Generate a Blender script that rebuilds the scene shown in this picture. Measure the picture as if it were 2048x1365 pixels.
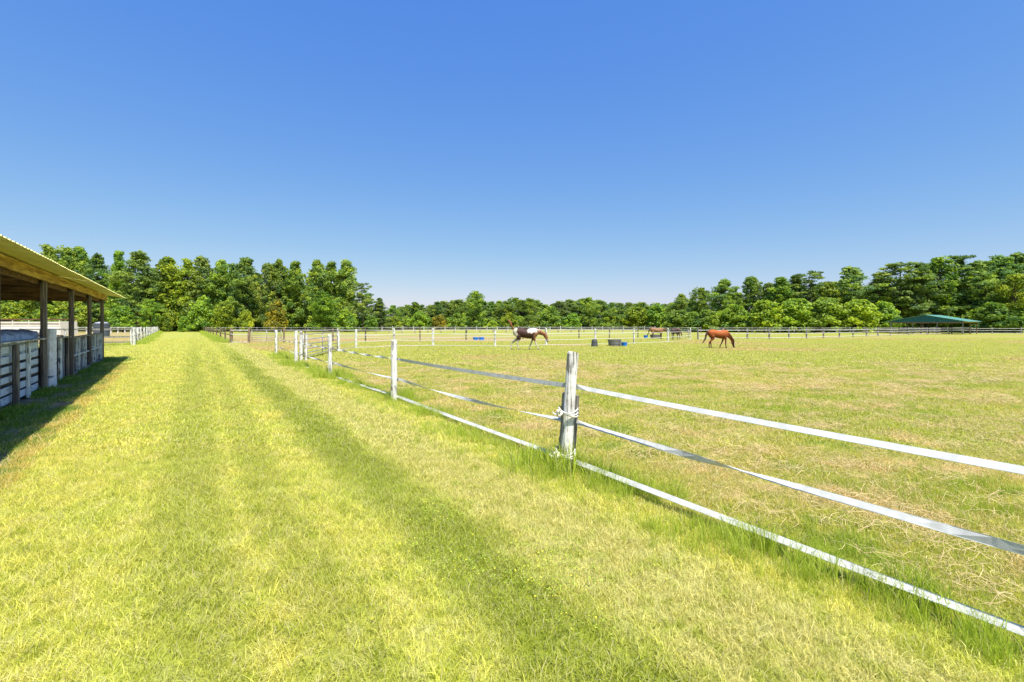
import bpy, math, random
import numpy as np
from mathutils import Vector, Matrix
for o in list(bpy.data.objects): bpy.data.objects.remove(o)
S = bpy.context.scene
C = S.collection
R = math.radians
# ------------------------------------------------------------------ camera, sky, sun, exposure
EYE, FPX, HZ = 1.85, 970.0, 645.0          # eye height, focal length in px of a 2048 px wide picture, horizon row
cam = bpy.data.cameras.new('camera'); camo = bpy.data.objects.new('camera', cam); C.objects.link(camo)
camo.location = (0, 0, EYE); camo.rotation_euler = (R(90), 0, 0)
cam.sensor_width = 36; cam.lens = FPX / 2048 * 36; cam.shift_y = (HZ - 682.5) / 2048
cam.clip_start = 0.05; cam.clip_end = 6000
S.camera = camo
SUN_EL, SUN_DIR = R(63), Vector((0.50, -0.866))      # horizontal direction towards the sun: behind the camera, to the right
W = bpy.data.worlds.new('World'); S.world = W; W.use_nodes = True
nt = W.node_tree; bg = nt.nodes['Background']
sky = nt.nodes.new('ShaderNodeTexSky'); sky.sky_type = 'NISHITA'; sky.sun_disc = False
sky.sun_elevation = SUN_EL; sky.sun_rotation = math.atan2(SUN_DIR.x, SUN_DIR.y)
sky.altitude = 0; sky.air_density = 1.0; sky.dust_density = 0.35; sky.ozone_density = 3.0
bg.inputs[1].default_value = 0.14
# one grade for the whole sky: the camera's saturated, low contrast rendering of a clear sky
sep = nt.nodes.new('ShaderNodeSeparateColor'); com = nt.nodes.new('ShaderNodeCombineColor'); nt.links.new(sky.outputs[0], sep.inputs[0])
for i_, (k_, p_) in enumerate(((0.440, 1.08), (0.395, 0.72), (0.440, 0.15))):
    a_ = nt.nodes.new('ShaderNodeMath'); a_.operation = 'MULTIPLY'; a_.inputs[1].default_value = 0.14; nt.links.new(sep.outputs[i_], a_.inputs[0])
    b_ = nt.nodes.new('ShaderNodeMath'); b_.operation = 'POWER'; b_.inputs[1].default_value = p_; nt.links.new(a_.outputs[0], b_.inputs[0])
    c_ = nt.nodes.new('ShaderNodeMath'); c_.operation = 'MULTIPLY'; c_.inputs[1].default_value = k_ / 0.14; nt.links.new(b_.outputs[0], c_.inputs[0])
    nt.links.new(c_.outputs[0], com.inputs[i_])
nt.links.new(com.outputs[0], bg.inputs[0])
sl = bpy.data.lights.new('sun', 'SUN'); slo = bpy.data.objects.new('sun', sl); C.objects.link(slo)
sl.energy = 4.2; sl.angle = R(0.53); sl.color = (1.0, 0.95, 0.86)
sd = Vector((SUN_DIR.x * math.cos(SUN_EL), SUN_DIR.y * math.cos(SUN_EL), math.sin(SUN_EL)))
slo.rotation_euler = sd.to_track_quat('Z', 'Y').to_euler(); slo.location = (0, -20, 60)
S.view_settings.view_transform = 'Standard'; S.view_settings.look = 'None'
S.view_settings.exposure = 1.0; S.view_settings.gamma = 1.0; S.view_settings.use_curve_mapping = False
S.render.engine = 'CYCLES'
S.cycles.max_bounces = 6; S.cycles.transparent_max_bounces = 4; S.cycles.transmission_bounces = 3

# ------------------------------------------------------------------ ground shape
def gh(y):
    return -0.008 * min(max(0.0, y - 30), 125.0)
def G(px, py):
    """ground point seen at pixel (px, py) of the 2048x1365 photograph"""
    lo, hi = 1.0, 3000.0
    for _ in range(60):
        m = (lo + hi) / 2
        if HZ + (EYE - gh(m)) * FPX / m > py: lo = m
        else: hi = m
    return Vector(((px - 1024) / FPX * lo, lo, gh(lo)))
def At(px, y): return Vector(((px - 1024) / FPX * y, y, gh(y)))
BC = Vector((-20.15, 23.9, 0)); EX = Vector((0.573, -0.8195, 0)).normalized(); EY = Vector((-EX.y, EX.x, 0))
FQ = 0.654                                  # near fence runs along x + FQ*y = 4.6

# ------------------------------------------------------------------ tagging and mesh helpers
def tag(o, label=None, cat=None, group=None, kind=None):
    if label: o['label'] = label
    if cat: o['category'] = cat
    if group: o['group'] = group
    if kind: o['kind'] = kind
    return o
def empty(name, label, cat, loc=(0, 0, 0), rz=0, group=None):
    o = bpy.data.objects.new(name, None); C.objects.link(o); o.location = loc; o.rotation_euler = (0, 0, rz)
    o.empty_display_size = 0.2
    return tag(o, label, cat, group)
class MB:
    def __init__(s): s.v = []; s.f = []; s.uv = None
    def add(s, vs, fs):
        n = len(s.v); s.v += [tuple(v) for v in vs]; s.f += [tuple(i + n for i in f) for f in fs]; return s
    def box(s, x0, x1, y0, y1, z0, z1):
        v = [(x, y, z) for z in (z0, z1) for y in (y0, y1) for x in (x0, x1)]
        return s.add(v, [(0, 2, 3, 1), (4, 5, 7, 6), (0, 1, 5, 4), (2, 6, 7, 3), (0, 4, 6, 2), (1, 3, 7, 5)])
    def bar(s, a, b, w, h, up=(0, 0, 1)):
        a, b, up = Vector(a), Vector(b), Vector(up); d = (b - a).normalized()
        sx = d.cross(up).normalized() * w / 2; sz = sx.cross(d).normalized() * h / 2
        v = [p + i * sx + j * sz for p in (a, b) for i, j in ((-1, -1), (1, -1), (1, 1), (-1, 1))]
        return s.add(v, [(3, 2, 1, 0), (4, 5, 6, 7), (0, 1, 5, 4), (1, 2, 6, 5), (2, 3, 7, 6), (3, 0, 4, 7)])
    def sweep(s, pts, rad, n=8, side=None, jit=0, rnd=None):
        """closed tube along pts; rad = number or (side, other) per point"""
        pts = [Vector(p) for p in pts]; base = len(s.v); m = len(pts); pu = Vector(side) if side else None
        for i, p in enumerate(pts):
            t = (pts[min(i + 1, m - 1)] - pts[max(i - 1, 0)]).normalized()
            if pu is None: pu = t.orthogonal().normalized()
            a = (pu - t * pu.dot(t)).normalized(); b = t.cross(a); pu = a
            r = rad[i]; ra, rb = (r if isinstance(r, (tuple, list)) else (r, r))
            for k in range(n):
                an = 2 * math.pi * k / n; j = 1 + (rnd.uniform(-jit, jit) if rnd else 0)
                s.v.append(tuple(p + a * ra * j * math.cos(an) + b * rb * j * math.sin(an)))
        for i in range(m - 1):
            for k in range(n):
                k2 = (k + 1) % n
                s.f.append((base + i * n + k, base + i * n + k2, base + (i + 1) * n + k2, base + (i + 1) * n + k))
        s.f.append(tuple(base + k for k in reversed(range(n)))); s.f.append(tuple(base + (m - 1) * n + k for k in range(n)))
        return s
    def lathe(s, prof, n=20, c=(0, 0, 0), sx=1, sy=1):
        base = len(s.v); m = len(prof)
        for r, z in prof:
            for k in range(n):
                an = 2 * math.pi * k / n; s.v.append((c[0] + r * sx * math.cos(an), c[1] + r * sy * math.sin(an), c[2] + z))
        for i in range(m - 1):
            for k in range(n):
                k2 = (k + 1) % n
                s.f.append((base + i * n + k, base + i * n + k2, base + (i + 1) * n + k2, base + (i + 1) * n + k))
        s.f.append(tuple(base + k for k in reversed(range(n)))); s.f.append(tuple(base + (m - 1) * n + k for k in range(n)))
        return s
    def mesh(s, name, mat, smooth=False):
        me = bpy.data.meshes.new(name); me.from_pydata(s.v, [], s.f); me.materials.append(mat)
        if s.uv:
            l = me.uv_layers.new(name='uv')
            for p in me.polygons:
                for li in p.loop_indices: l.data[li].uv = s.uv[me.loops[li].vertex_index]
        if smooth: me.polygons.foreach_set('use_smooth', [True] * len(me.polygons))
        me.update(); return me
    def build(s, name, mat, parent=None, label=None, smooth=False, bevel=0, off=None):
        if off is not None: s.v = [(v[0] - off[0], v[1] - off[1], v[2] - off[2]) for v in s.v]
        return link(name, s.mesh(name, mat, smooth), parent, label, bevel)
def link(name, me, parent=None, label=None, bevel=0):
    o = bpy.data.objects.new(name, me); C.objects.link(o)
    if parent is not None: o.parent = parent
    if label: o['label'] = label
    if bevel:
        b = o.modifiers.new('bevel', 'BEVEL'); b.width = bevel; b.segments = 1; b.limit_method = 'ANGLE'
    return o

# ------------------------------------------------------------------ materials
class NT:
    def __init__(s, name):
        s.m = bpy.data.materials.new(name); s.m.use_nodes = True; s.t = s.m.node_tree; s.n = s.t.nodes; s.n.clear()
        s.out = s.n.new('ShaderNodeOutputMaterial')
    def node(s, typ, ins=None, **kw):
        n = s.n.new(typ)
        for k, v in kw.items(): setattr(n, k, v)
        for k, v in (ins or {}).items(): s.set(n.inputs[k], v)
        return n
    def set(s, sock, v):
        if isinstance(v, bpy.types.NodeSocket): s.t.links.new(v, sock)
        elif v is not None:
            if isinstance(v, (tuple, list)) and len(v) == 3 and sock.type == 'RGBA': v = (*v, 1)
            sock.default_value = v
    def math(s, op, a, b=None, c=None, clamp=False):
        n = s.n.new('ShaderNodeMath'); n.operation = op; n.use_clamp = clamp
        s.set(n.inputs[0], a)
        if b is not None: s.set(n.inputs[1], b)
        if c is not None: s.set(n.inputs[2], c)
        return n.outputs[0]
    def ramp(s, v, a, b, c=0.0, d=1.0):
        n = s.n.new('ShaderNodeMapRange'); n.interpolation_type = 'SMOOTHSTEP'
        for i, x in enumerate((v, a, b, c, d)): s.set(n.inputs[i], x)
        return n.outputs[0]
    def mix(s, f, a, b, blend='MIX'):
        n = s.n.new('ShaderNodeMix'); n.data_type = 'RGBA'; n.blend_type = blend
        s.set(n.inputs[0], f); s.set(n.inputs[6], a); s.set(n.inputs[7], b); return n.outputs[2]
    def noise(s, vec, scale, detail=3, rough=0.55, dist=0):
        n = s.node('ShaderNodeTexNoise', {'Scale': scale, 'Detail': detail, 'Roughness': rough, 'Distortion': dist})
        if vec is not None: s.set(n.inputs['Vector'], vec)
        return n.outputs['Fac']
    def vmul(s, vec, k):
        n = s.n.new('ShaderNodeVectorMath'); n.operation = 'MULTIPLY'; s.set(n.inputs[0], vec); n.inputs[1].default_value = k; return n.outputs[0]
    def dot(s, vec, k):
        n = s.n.new('ShaderNodeVectorMath'); n.operation = 'DOT_PRODUCT'; s.set(n.inputs[0], vec); n.inputs[1].default_value = k; return n.outputs['Value']
    def bsdf(s, col, rough=0.8, bump=None, bstr=0.3, bdist=0.01, metal=0.0, spec=0.3):
        b = s.node('ShaderNodeBsdfPrincipled', {'Base Color': col, 'Roughness': rough, 'Metallic': metal, 'Specular IOR Level': spec})
        if bump is not None:
            bn = s.node('ShaderNodeBump', {'Height': bump, 'Strength': bstr, 'Distance': bdist}); s.t.links.new(bn.outputs[0], b.inputs['Normal'])
        s.t.links.new(b.outputs[0], s.out.inputs[0]); return b
def objco(t): return t.node('ShaderNodeTexCoord').outputs['Object']
def wpos(t): return t.node('ShaderNodeNewGeometry').outputs['Position']

def plain(name, col, rough=0.6, metal=0.0, var=0.15, scale=6):
    t = NT(name); co = objco(t); n = t.noise(co, scale, 4)
    c = t.mix(t.ramp(n, 0.3, 0.7), tuple(x * (1 - var) for x in col), tuple(min(1, x * (1 + var)) for x in col))
    t.bsdf(c, rough, n, 0.15, 0.01, metal); return t.m
def wood(name, stretch, base, dark, paint=None, cover=0.5, rough=0.85):
    """weathered timber, grain along the small component of stretch; paint flaked off where noise says"""
    t = NT(name); co = objco(t)
    g = t.noise(t.vmul(co, stretch), 1.0, 5, 0.65, 0.4); g2 = t.noise(t.vmul(co, tuple(x * 3 for x in stretch)), 1.0, 3, 0.6)
    c = t.mix(t.ramp(g, 0.35, 0.65), dark, base)
    c = t.mix(t.math('MULTIPLY', t.ramp(g2, 0.62, 0.72), 0.6), c, tuple(x * 0.4 for x in dark))
    if paint:
        mk = t.ramp(t.math('ADD', t.math('MULTIPLY', g, 0.6), t.math('MULTIPLY', t.noise(co, 5, 4), 0.4)), cover - 0.05, cover + 0.04)
        c = t.mix(mk, c, paint)
    t.bsdf(c, rough, t.math('ADD', g, t.math('MULTIPLY', g2, 0.5)), 0.55, 0.012); return t.m
M = {}
M['white_post'] = wood('weathered_white_post_wood', (28, 28, 2.2), (0.42, 0.39, 0.34), (0.16, 0.145, 0.125), (0.72, 0.71, 0.67), 0.475)
M['grey_post'] = wood('weathered_grey_post_wood', (26, 26, 2), (0.30, 0.28, 0.25), (0.11, 0.10, 0.09))
M['brown_post'] = wood('brown_treated_post_wood', (20, 20, 1.6), (0.27, 0.20, 0.13), (0.13, 0.09, 0.06))
M['dark_post'] = wood('dark_post_wood', (20, 20, 1.6), (0.13, 0.11, 0.085), (0.05, 0.042, 0.035))
M['barn_post'] = wood('barn_post_wood', (18, 18, 1.2), (0.25, 0.215, 0.18), (0.085, 0.07, 0.06))
M['pale_stud'] = wood('pale_painted_stud', (20, 20, 1.5), (0.36, 0.36, 0.34), (0.12, 0.12, 0.12), (0.66, 0.70, 0.70), 0.47)
M['pale_board'] = wood('pale_painted_board', (1.6, 14, 20), (0.30, 0.33, 0.36), (0.07, 0.075, 0.09), (0.50, 0.57, 0.64), 0.42)
M['grey_board'] = wood('grey_panel_board', (12, 12, 2.0), (0.22, 0.225, 0.24), (0.06, 0.065, 0.08), (0.42, 0.47, 0.52), 0.58)
M['cap_board'] = wood('cap_board', (1.2, 16, 16), (0.40, 0.38, 0.33), (0.14, 0.13, 0.11), (0.60, 0.59, 0.54), 0.52)
M['header'] = wood('golden_header_timber', (0.9, 10, 14), (0.60, 0.42, 0.13), (0.26, 0.15, 0.045))
M['rafter'] = wood('brown_rafter_timber', (8, 1, 8), (0.22, 0.13, 0.075), (0.09, 0.05, 0.03))
M['rail'] = wood('weathered_pale_rail', (1.0, 4, 20), (0.42, 0.41, 0.38), (0.20, 0.19, 0.18), (0.60, 0.60, 0.58), 0.47)
M['sheet'] = plain('bounce_tinted_roof_sheet', (0.72, 0.68, 0.24), 0.5, 0.0, 0.12, 2.5)  # cream metal, yellow green ground bounce worked into its base colour
M['teal'] = plain('teal_metal_sheet', (0.010, 0.11, 0.118), 0.45, 0.0, 0.10, 1.5)
M['teal_roof'] = plain('pale_green_roof_metal', (0.11, 0.28, 0.225), 0.4, 0.0, 0.10, 1.0)
M['whitewash'] = plain('lumpy_whitewash', (0.66, 0.67, 0.70), 0.9, 0.0, 0.14, 9)
M['tarp'] = plain('blue_grey_plastic_sheeting', (0.30, 0.35, 0.43), 0.45, 0.0, 0.25, 5)
M['trailer_white'] = plain('white_trailer_paint', (0.74, 0.74, 0.72), 0.35, 0.0, 0.04, 2)
M['trailer_tan'] = plain('aluminium_slat', (0.66, 0.62, 0.52), 0.4, 0.0, 0.06, 2)
M['rust'] = plain('rusty_brown_steel', (0.17, 0.085, 0.05), 0.75, 0.0, 0.3, 4)
M['tyre'] = plain('black_tyre_rubber', (0.025, 0.025, 0.026), 0.8, 0.0, 0.2, 8)
M['gate_steel'] = plain('galvanised_gate_tube', (0.33, 0.34, 0.35), 0.5, 0.5, 0.15, 6)
M['tub_grey'] = plain('grey_trough_plastic', (0.16, 0.155, 0.16), 0.6, 0.0, 0.15, 4)
M['tub_dark'] = plain('dark_tub_plastic', (0.075, 0.078, 0.075), 0.6, 0.0, 0.25, 9)
M['blue'] = plain('blue_bucket_plastic', (0.01, 0.17, 0.62), 0.4, 0.0, 0.10, 5)
M['tank'] = plain('dark_water_tank_plastic', (0.075, 0.085, 0.11), 0.5, 0.0, 0.12, 2)
M['tank_rim'] = plain('pale_tank_lid', (0.35, 0.38, 0.42), 0.5, 0.0, 0.1, 2)
M['hoof'] = plain('horn', (0.10, 0.075, 0.05), 0.6)
M['rope'] = plain('white_rope', (0.60, 0.58, 0.52), 0.85, 0.0, 0.25, 30)
M['water'] = plain('trough_water', (0.03, 0.035, 0.03), 0.05, 0, 0.05)
def _tape():
    t = NT('woven_white_electric_tape'); uv = t.node('ShaderNodeUVMap', uv_map='uv').outputs[0]
    sp = t.node('ShaderNodeSeparateXYZ', {'Vector': uv}); u, v = sp.outputs[0], sp.outputs[1]
    ln = t.math('SINE', t.math('MULTIPLY', u, 2 * math.pi * 5.0)); ln = t.ramp(ln, 0.55, 0.95)
    ed = t.ramp(t.math('ABSOLUTE', t.math('SUBTRACT', u, 0.5)), 0.42, 0.455)
    wv = t.math('SINE', t.math('MULTIPLY', v, 900.0))
    dirt = t.noise(wpos(t), 9, 4)
    c = t.mix(t.ramp(dirt, 0.35, 0.7), (0.76, 0.76, 0.73), (0.58, 0.58, 0.54))
    c = t.mix(t.math('MULTIPLY', ln, 0.5), c, (0.36, 0.42, 0.44))
    c = t.mix(t.math('MULTIPLY', ed, 0.35), c, (0.30, 0.44, 0.48))
    b = t.bsdf(c, 0.7)
    tr = t.node('ShaderNodeBsdfTranslucent', {'Color': c}); mx = t.node('ShaderNodeMixShader', {0: 0.28, 1: b.outputs[0], 2: tr.outputs[0]}); t.t.links.new(mx.outputs[0], t.out.inputs[0])
    return t.m
M['tape'] = _tape()
M['far_tape'] = plain('far_white_tape', (0.62, 0.62, 0.57), 0.7, 0, 0.05)

# ---- ground colour shared by soil sheet and every grass blade (a function of where the grass grows)
def grass_colour(t, P):
    """returns (grass colour, straw amount, soil amount)"""
    q = t.dot(P, (1, FQ, 0)); y = t.dot(P, (0, 1, 0)); x = t.dot(P, (1, 0, 0))
    big = t.noise(P, 0.16, 3); mid = t.noise(P, 0.9, 4, 0.6); fine = t.noise(P, 5.0, 3, 0.6)
    wob = t.math('ADD', q, t.math('MULTIPLY', t.math('SUBTRACT', t.noise(P, 0.5, 4, .65), 0.5), 1.1))
    def band(c, w, s):
        d = t.math('ABSOLUTE', t.math('SUBTRACT', wob, c)); return t.ramp(d, w, w + s, 1.0, 0.0)
    st = t.math('MAXIMUM', t.math('MAXIMUM', t.math('MULTIPLY', band(2.15, 0.16, 0.50), 0.85), t.math('MULTIPLY', band(-0.05, 0.15, 0.45), 0.5)), t.math('MULTIPLY', band(0.85, 0.12, 0.3), 0.4))
    st = t.math('MULTIPLY', st, t.ramp(mid, 0.30, 0.55, 0.55, 1.0))
    st = t.math('MULTIPLY', st, t.ramp(y, 18, 40, 1.0, 0.35))
    lane = t.mix(t.ramp(mid, 0.3, 0.7), (0.49, 0.53, 0.085), (0.58, 0.55, 0.12))
    lane = t.mix(band(3.25, 0.35, 0.5), lane, (0.53, 0.51, 0.16))
    lane = t.mix(t.ramp(fine, 0.50, 0.66, 0, 0.75), lane, (0.35, 0.40, 0.040))
    lane = t.mix(t.ramp(fine, 0.46, 0.34, 0, 0.55), lane, (0.58, 0.56, 0.22))
    lane = t.mix(st, lane, (0.25, 0.31, 0.025))
    pad = t.mix(t.ramp(big, 0.42, 0.62), (0.39, 0.41, 0.055), (0.49, 0.45, 0.10))
    pad = t.mix(t.ramp(mid, 0.50, 0.66, 0, .9), pad, (0.64, 0.48, 0.22))
    pad = t.mix(t.ramp(fine, 0.50, 0.68, 0, 0.6), pad, (0.29, 0.37, 0.04))
    pad = t.mix(t.ramp(mid, 0.44, 0.34, 0, 0.75), pad, (0.24, 0.33, 0.03))
    farp = t.mix(t.ramp(mid, 0.35, 0.65), (0.40, 0.44, 0.060), (0.47, 0.46, 0.095))
    farp = t.mix(t.ramp(t.noise(P, 0.07, 3), 0.52, 0.60, 0, 0.8), farp, (0.52, 0.40, 0.17))
    pad = t.mix(t.ramp(y, 15, 26), pad, farp)
    isp = t.ramp(q, 4.3, 5.3)
    isp2 = t.math('MAXIMUM', isp, t.ramp(y, 30, 33))
    # the far lane keeps its own colour
    lanefar = t.math('MULTIPLY', t.ramp(q, 3.6, 4.6, 1, 0), t.ramp(t.dot(P, (1, 0.706, 0)), -4.5, -3.5, 0, 1))
    isp2 = t.math('MULTIPLY', isp2, t.math('SUBTRACT', 1.0, lanefar))
    isp = t.math('MAXIMUM', isp, isp2)
    c = t.mix(isp, lane, pad)
    # sandy lots beyond the gates and left of the lane
    sand = t.math('MULTIPLY', t.ramp(y, 47, 52), t.ramp(y, 92, 75)); sand = t.math('MULTIPLY', sand, t.ramp(x, 8, -4))
    sand2 = t.math('MULTIPLY', t.ramp(t.dot(P, (1, 0.706, 0)), -4.5, -6.5), t.ramp(y, 41, 45))
    sand = t.math('MULTIPLY', t.math('MAXIMUM', sand, sand2), t.ramp(t.noise(P, 0.12, 3), 0.40, 0.55))
    sand = t.math('MULTIPLY', sand, t.math('SUBTRACT', 1.0, t.math('MULTIPLY', lanefar, t.ramp(y, 30, 40))))
    c = t.mix(t.math('MULTIPLY', sand, 0.85), c, (0.56, 0.40, 0.24))
    # bare ground under and beside the barn
    dn = t.node('ShaderNodeVectorMath', operation='SUBTRACT'); t.set(dn.inputs[0], P); dn.inputs[1].default_value = tuple(BC)
    bo = t.dot(dn.outputs[0], tuple(EY)); ba = t.dot(dn.outputs[0], tuple(EX))
    bo = t.math('ADD', bo, t.math('MULTIPLY', t.math('SUBTRACT', mid, 0.5), 0.8))
    bare = t.math('MULTIPLY', t.ramp(bo, 0.75, 1.15, 1, 0), t.ramp(bo, -14, -12)); bare = t.math('MULTIPLY', bare, t.ramp(ba, -1.2, 0.2))
    fringe = t.math('MULTIPLY', t.ramp(t.math('ABSOLUTE', t.math('SUBTRACT', bo, 1.1)), 0.1, 0.3, 1, 0), t.ramp(ba, 3, 6))
    c = t.mix(t.math('MULTIPLY', fringe, 0.5), c, (0.52, 0.33, 0.10))
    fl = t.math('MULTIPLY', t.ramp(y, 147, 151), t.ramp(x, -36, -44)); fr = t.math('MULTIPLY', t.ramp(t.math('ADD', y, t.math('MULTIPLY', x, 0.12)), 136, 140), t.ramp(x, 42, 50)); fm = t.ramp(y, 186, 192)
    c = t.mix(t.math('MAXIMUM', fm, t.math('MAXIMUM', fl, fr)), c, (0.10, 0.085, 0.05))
    straw = t.math('ADD', 0.22, t.math('MULTIPLY', isp, t.ramp(mid, 0.4, 0.65, 0.0, 0.30)))
    return c, straw, bare
def _ground():
    t = NT('meadow_ground'); P = wpos(t); c, s, bare = grass_colour(t, P)
    n1 = t.noise(P, 14, 5, 0.7); n2 = t.noise(P, 3.0, 4, 0.65); n3 = t.noise(P, 55, 3, 0.7)
    c = t.mix(t.ramp(n1, 0.30, 0.72), t.mix(1.0, c, (0.62, 0.63, 0.52), 'MULTIPLY'), t.mix(1.0, c, (1.0, 0.97, 1.05), 'MULTIPLY'))
    c = t.mix(t.ramp(n3, 0.5, 0.75, 0, 0.3), c, (0.42, 0.34, 0.16))
    soil = t.mix(t.ramp(n2, 0.35, 0.65), (0.20, 0.17, 0.135), (0.38, 0.33, 0.27)); soil = t.mix(t.ramp(n1, 0.50, 0.62), soil, (0.10, 0.13, 0.035))
    c = t.mix(bare, c, soil)
    h = t.math('ADD', t.math('MULTIPLY', n1, 0.5), t.math('ADD', n2, t.math('MULTIPLY', n3, 0.3)))
    c = t.mix(1.0, c, (0.80, 0.82, 0.80), 'MULTIPLY')
    t.bsdf(c, 0.95, h, 0.7, 0.06, 0, 0.1); return t.m
M['ground'] = _ground()
def _blade(name, tall=False, dark=False):
    t = NT(name); P = wpos(t); c, s, bare = grass_colour(t, P)
    rnd = t.node('ShaderNodeNewGeometry').outputs['Random Per Island']
    oi = t.node('ShaderNodeObjectInfo').outputs['Random']
    if tall: c = t.mix(0.75, c, (0.30, 0.42, 0.03)); s = 0.10
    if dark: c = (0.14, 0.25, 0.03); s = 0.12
    r2 = t.math('FRACT', t.math('MULTIPLY', rnd, 7.31)); r3 = t.math('FRACT', t.math('MULTIPLY', t.math('ADD', rnd, oi), 13.7))
    c = t.mix(1.0, c, t.mix(r3, (0.82, 0.85, 0.72), (1.75, 1.60, 2.00)), 'MULTIPLY')
    c = t.mix(t.math('MULTIPLY', t.math('LESS_THAN', r2, s), 0.8), c, (0.60, 0.54, 0.28))
    d = t.node('ShaderNodeBsdfPrincipled', {'Base Color': c, 'Roughness': 0.55, 'Specular IOR Level': 0.25})
    tr = t.node('ShaderNodeBsdfTranslucent', {'Color': t.mix(1.0, c, (1.1, 1.15, 0.7), 'MULTIPLY')})
    mx = t.node('ShaderNodeMixShader', {0: 0.42, 1: d.outputs[0], 2: tr.outputs[0]})
    t.t.links.new(mx.outputs[0], t.out.inputs[0]); return t.m
M['lawn'] = _blade('mown_grass_blade'); M['tall'] = _blade('tall_grass_blade', tall=True); M['shade_weed'] = _blade('weed_leaf', dark=True)
def _leafm(name, c0, c1, trans=0.38):
    t = NT(name); at = t.node('ShaderNodeAttribute', attribute_name='tone').outputs['Fac']
    oc = t.node('ShaderNodeObjectInfo').outputs['Color']
    c = t.mix(at, c0, c1); c = t.mix(1.0, c, oc, 'MULTIPLY')
    d = t.node('ShaderNodeBsdfPrincipled', {'Base Color': c, 'Roughness': 0.6, 'Specular IOR Level': 0.25})
    tr = t.node('ShaderNodeBsdfTranslucent', {'Color': t.mix(1.0, c, (1.1, 1.2, 0.6), 'MULTIPLY')})
    mx = t.node('ShaderNodeMixShader', {0: trans, 1: d.outputs[0], 2: tr.outputs[0]})
    t.t.links.new(mx.outputs[0], t.out.inputs[0]); return t.m
M['pine'] = _leafm('pine_needles', (0.115, 0.205, 0.075), (0.36, 0.45, 0.050))
M['leaf'] = _leafm('broad_leaves', (0.125, 0.225, 0.055), (0.42, 0.50, 0.045), 0.42)
M['bark'] = wood('tree_bark', (5, 5, 1.0), (0.20, 0.15, 0.11), (0.07, 0.055, 0.045))
M['straw'] = None
def _straw():
    t = NT('dry_hay'); r = t.node('ShaderNodeNewGeometry').outputs['Random Per Island']
    c = t.mix(r, (0.40, 0.29, 0.13), (0.66, 0.52, 0.28)); t.bsdf(c, 0.8); return t.m
M['straw'] = _straw()
def _flower():
    t = NT('yellow_weed_leaf'); r = t.node('ShaderNodeNewGeometry').outputs['Random Per Island']
    c = t.mix(t.math('GREATER_THAN', r, 0.86), (0.30, 0.42, 0.04), (0.60, 0.56, 0.04)); t.bsdf(c, 0.7); return t.m
M['flower'] = _flower()

# ------------------------------------------------------------------ ground sheet
def ground():
    ys = [-200, -40] + [-10 + 5 * i for i in range(36)] + [185, 220, 300, 500, 1000, 2500]
    xs = [-3000, -600, -200, -80, -30, 0, 30, 80, 200, 600, 3000]
    mb = MB(); mb.v = [(x, y, gh(y)) for y in ys for x in xs]; n = len(xs)
    mb.f = [(j * n + i, j * n + i + 1, (j + 1) * n + i + 1, (j + 1) * n + i) for j in range(len(ys) - 1) for i in range(n - 1)]
    tag(mb.build('ground', M['ground'], smooth=True), kind='structure', label='yellow green mown lane and dry grazed paddock ground')
ground()

# ------------------------------------------------------------------ grass (stuff)
def blades_mesh(name, n, rad, h, w, lean, seed, mat, segs=2, sq=True):
    g = np.random.default_rng(seed)
    p = g.uniform(-rad, rad, (n, 2)) if sq else (g.normal(0, rad / 2, (n, 2)))
    ang = g.uniform(0, 2 * np.pi, n); la = g.uniform(0, 2 * np.pi, n)
    hh = h * g.uniform(0.45, 1.15, n); ln = hh * lean * g.uniform(0.2, 1.3, n); ww = w * g.uniform(0.6, 1.3, n)
    sx, sy = np.cos(ang) * ww / 2, np.sin(ang) * ww / 2; dx, dy = np.cos(la) * ln, np.sin(la) * ln
    V = np.zeros((n, 5, 3))
    for k, (f, z, s) in enumerate(((0, 0, -1), (0, 0, 1), (0.35, 0.6, 0.8), (0.35, 0.6, -0.8), (1.0, 0.95, 0))):
        V[:, k, 0] = p[:, 0] + dx * f + sx * s; V[:, k, 1] = p[:, 1] + dy * f + sy * s; V[:, k, 2] = hh * z - (0.01 if z == 0 else 0)
    F = []
    for i in range(n):
        b = i * 5; F += [(b, b + 1, b + 2, b + 3), (b + 3, b + 2, b + 4)]
    me = bpy.data.meshes.new(name); me.from_pydata(V.reshape(-1, 3).tolist(), [], F); me.materials.append(mat)
    return me
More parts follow.
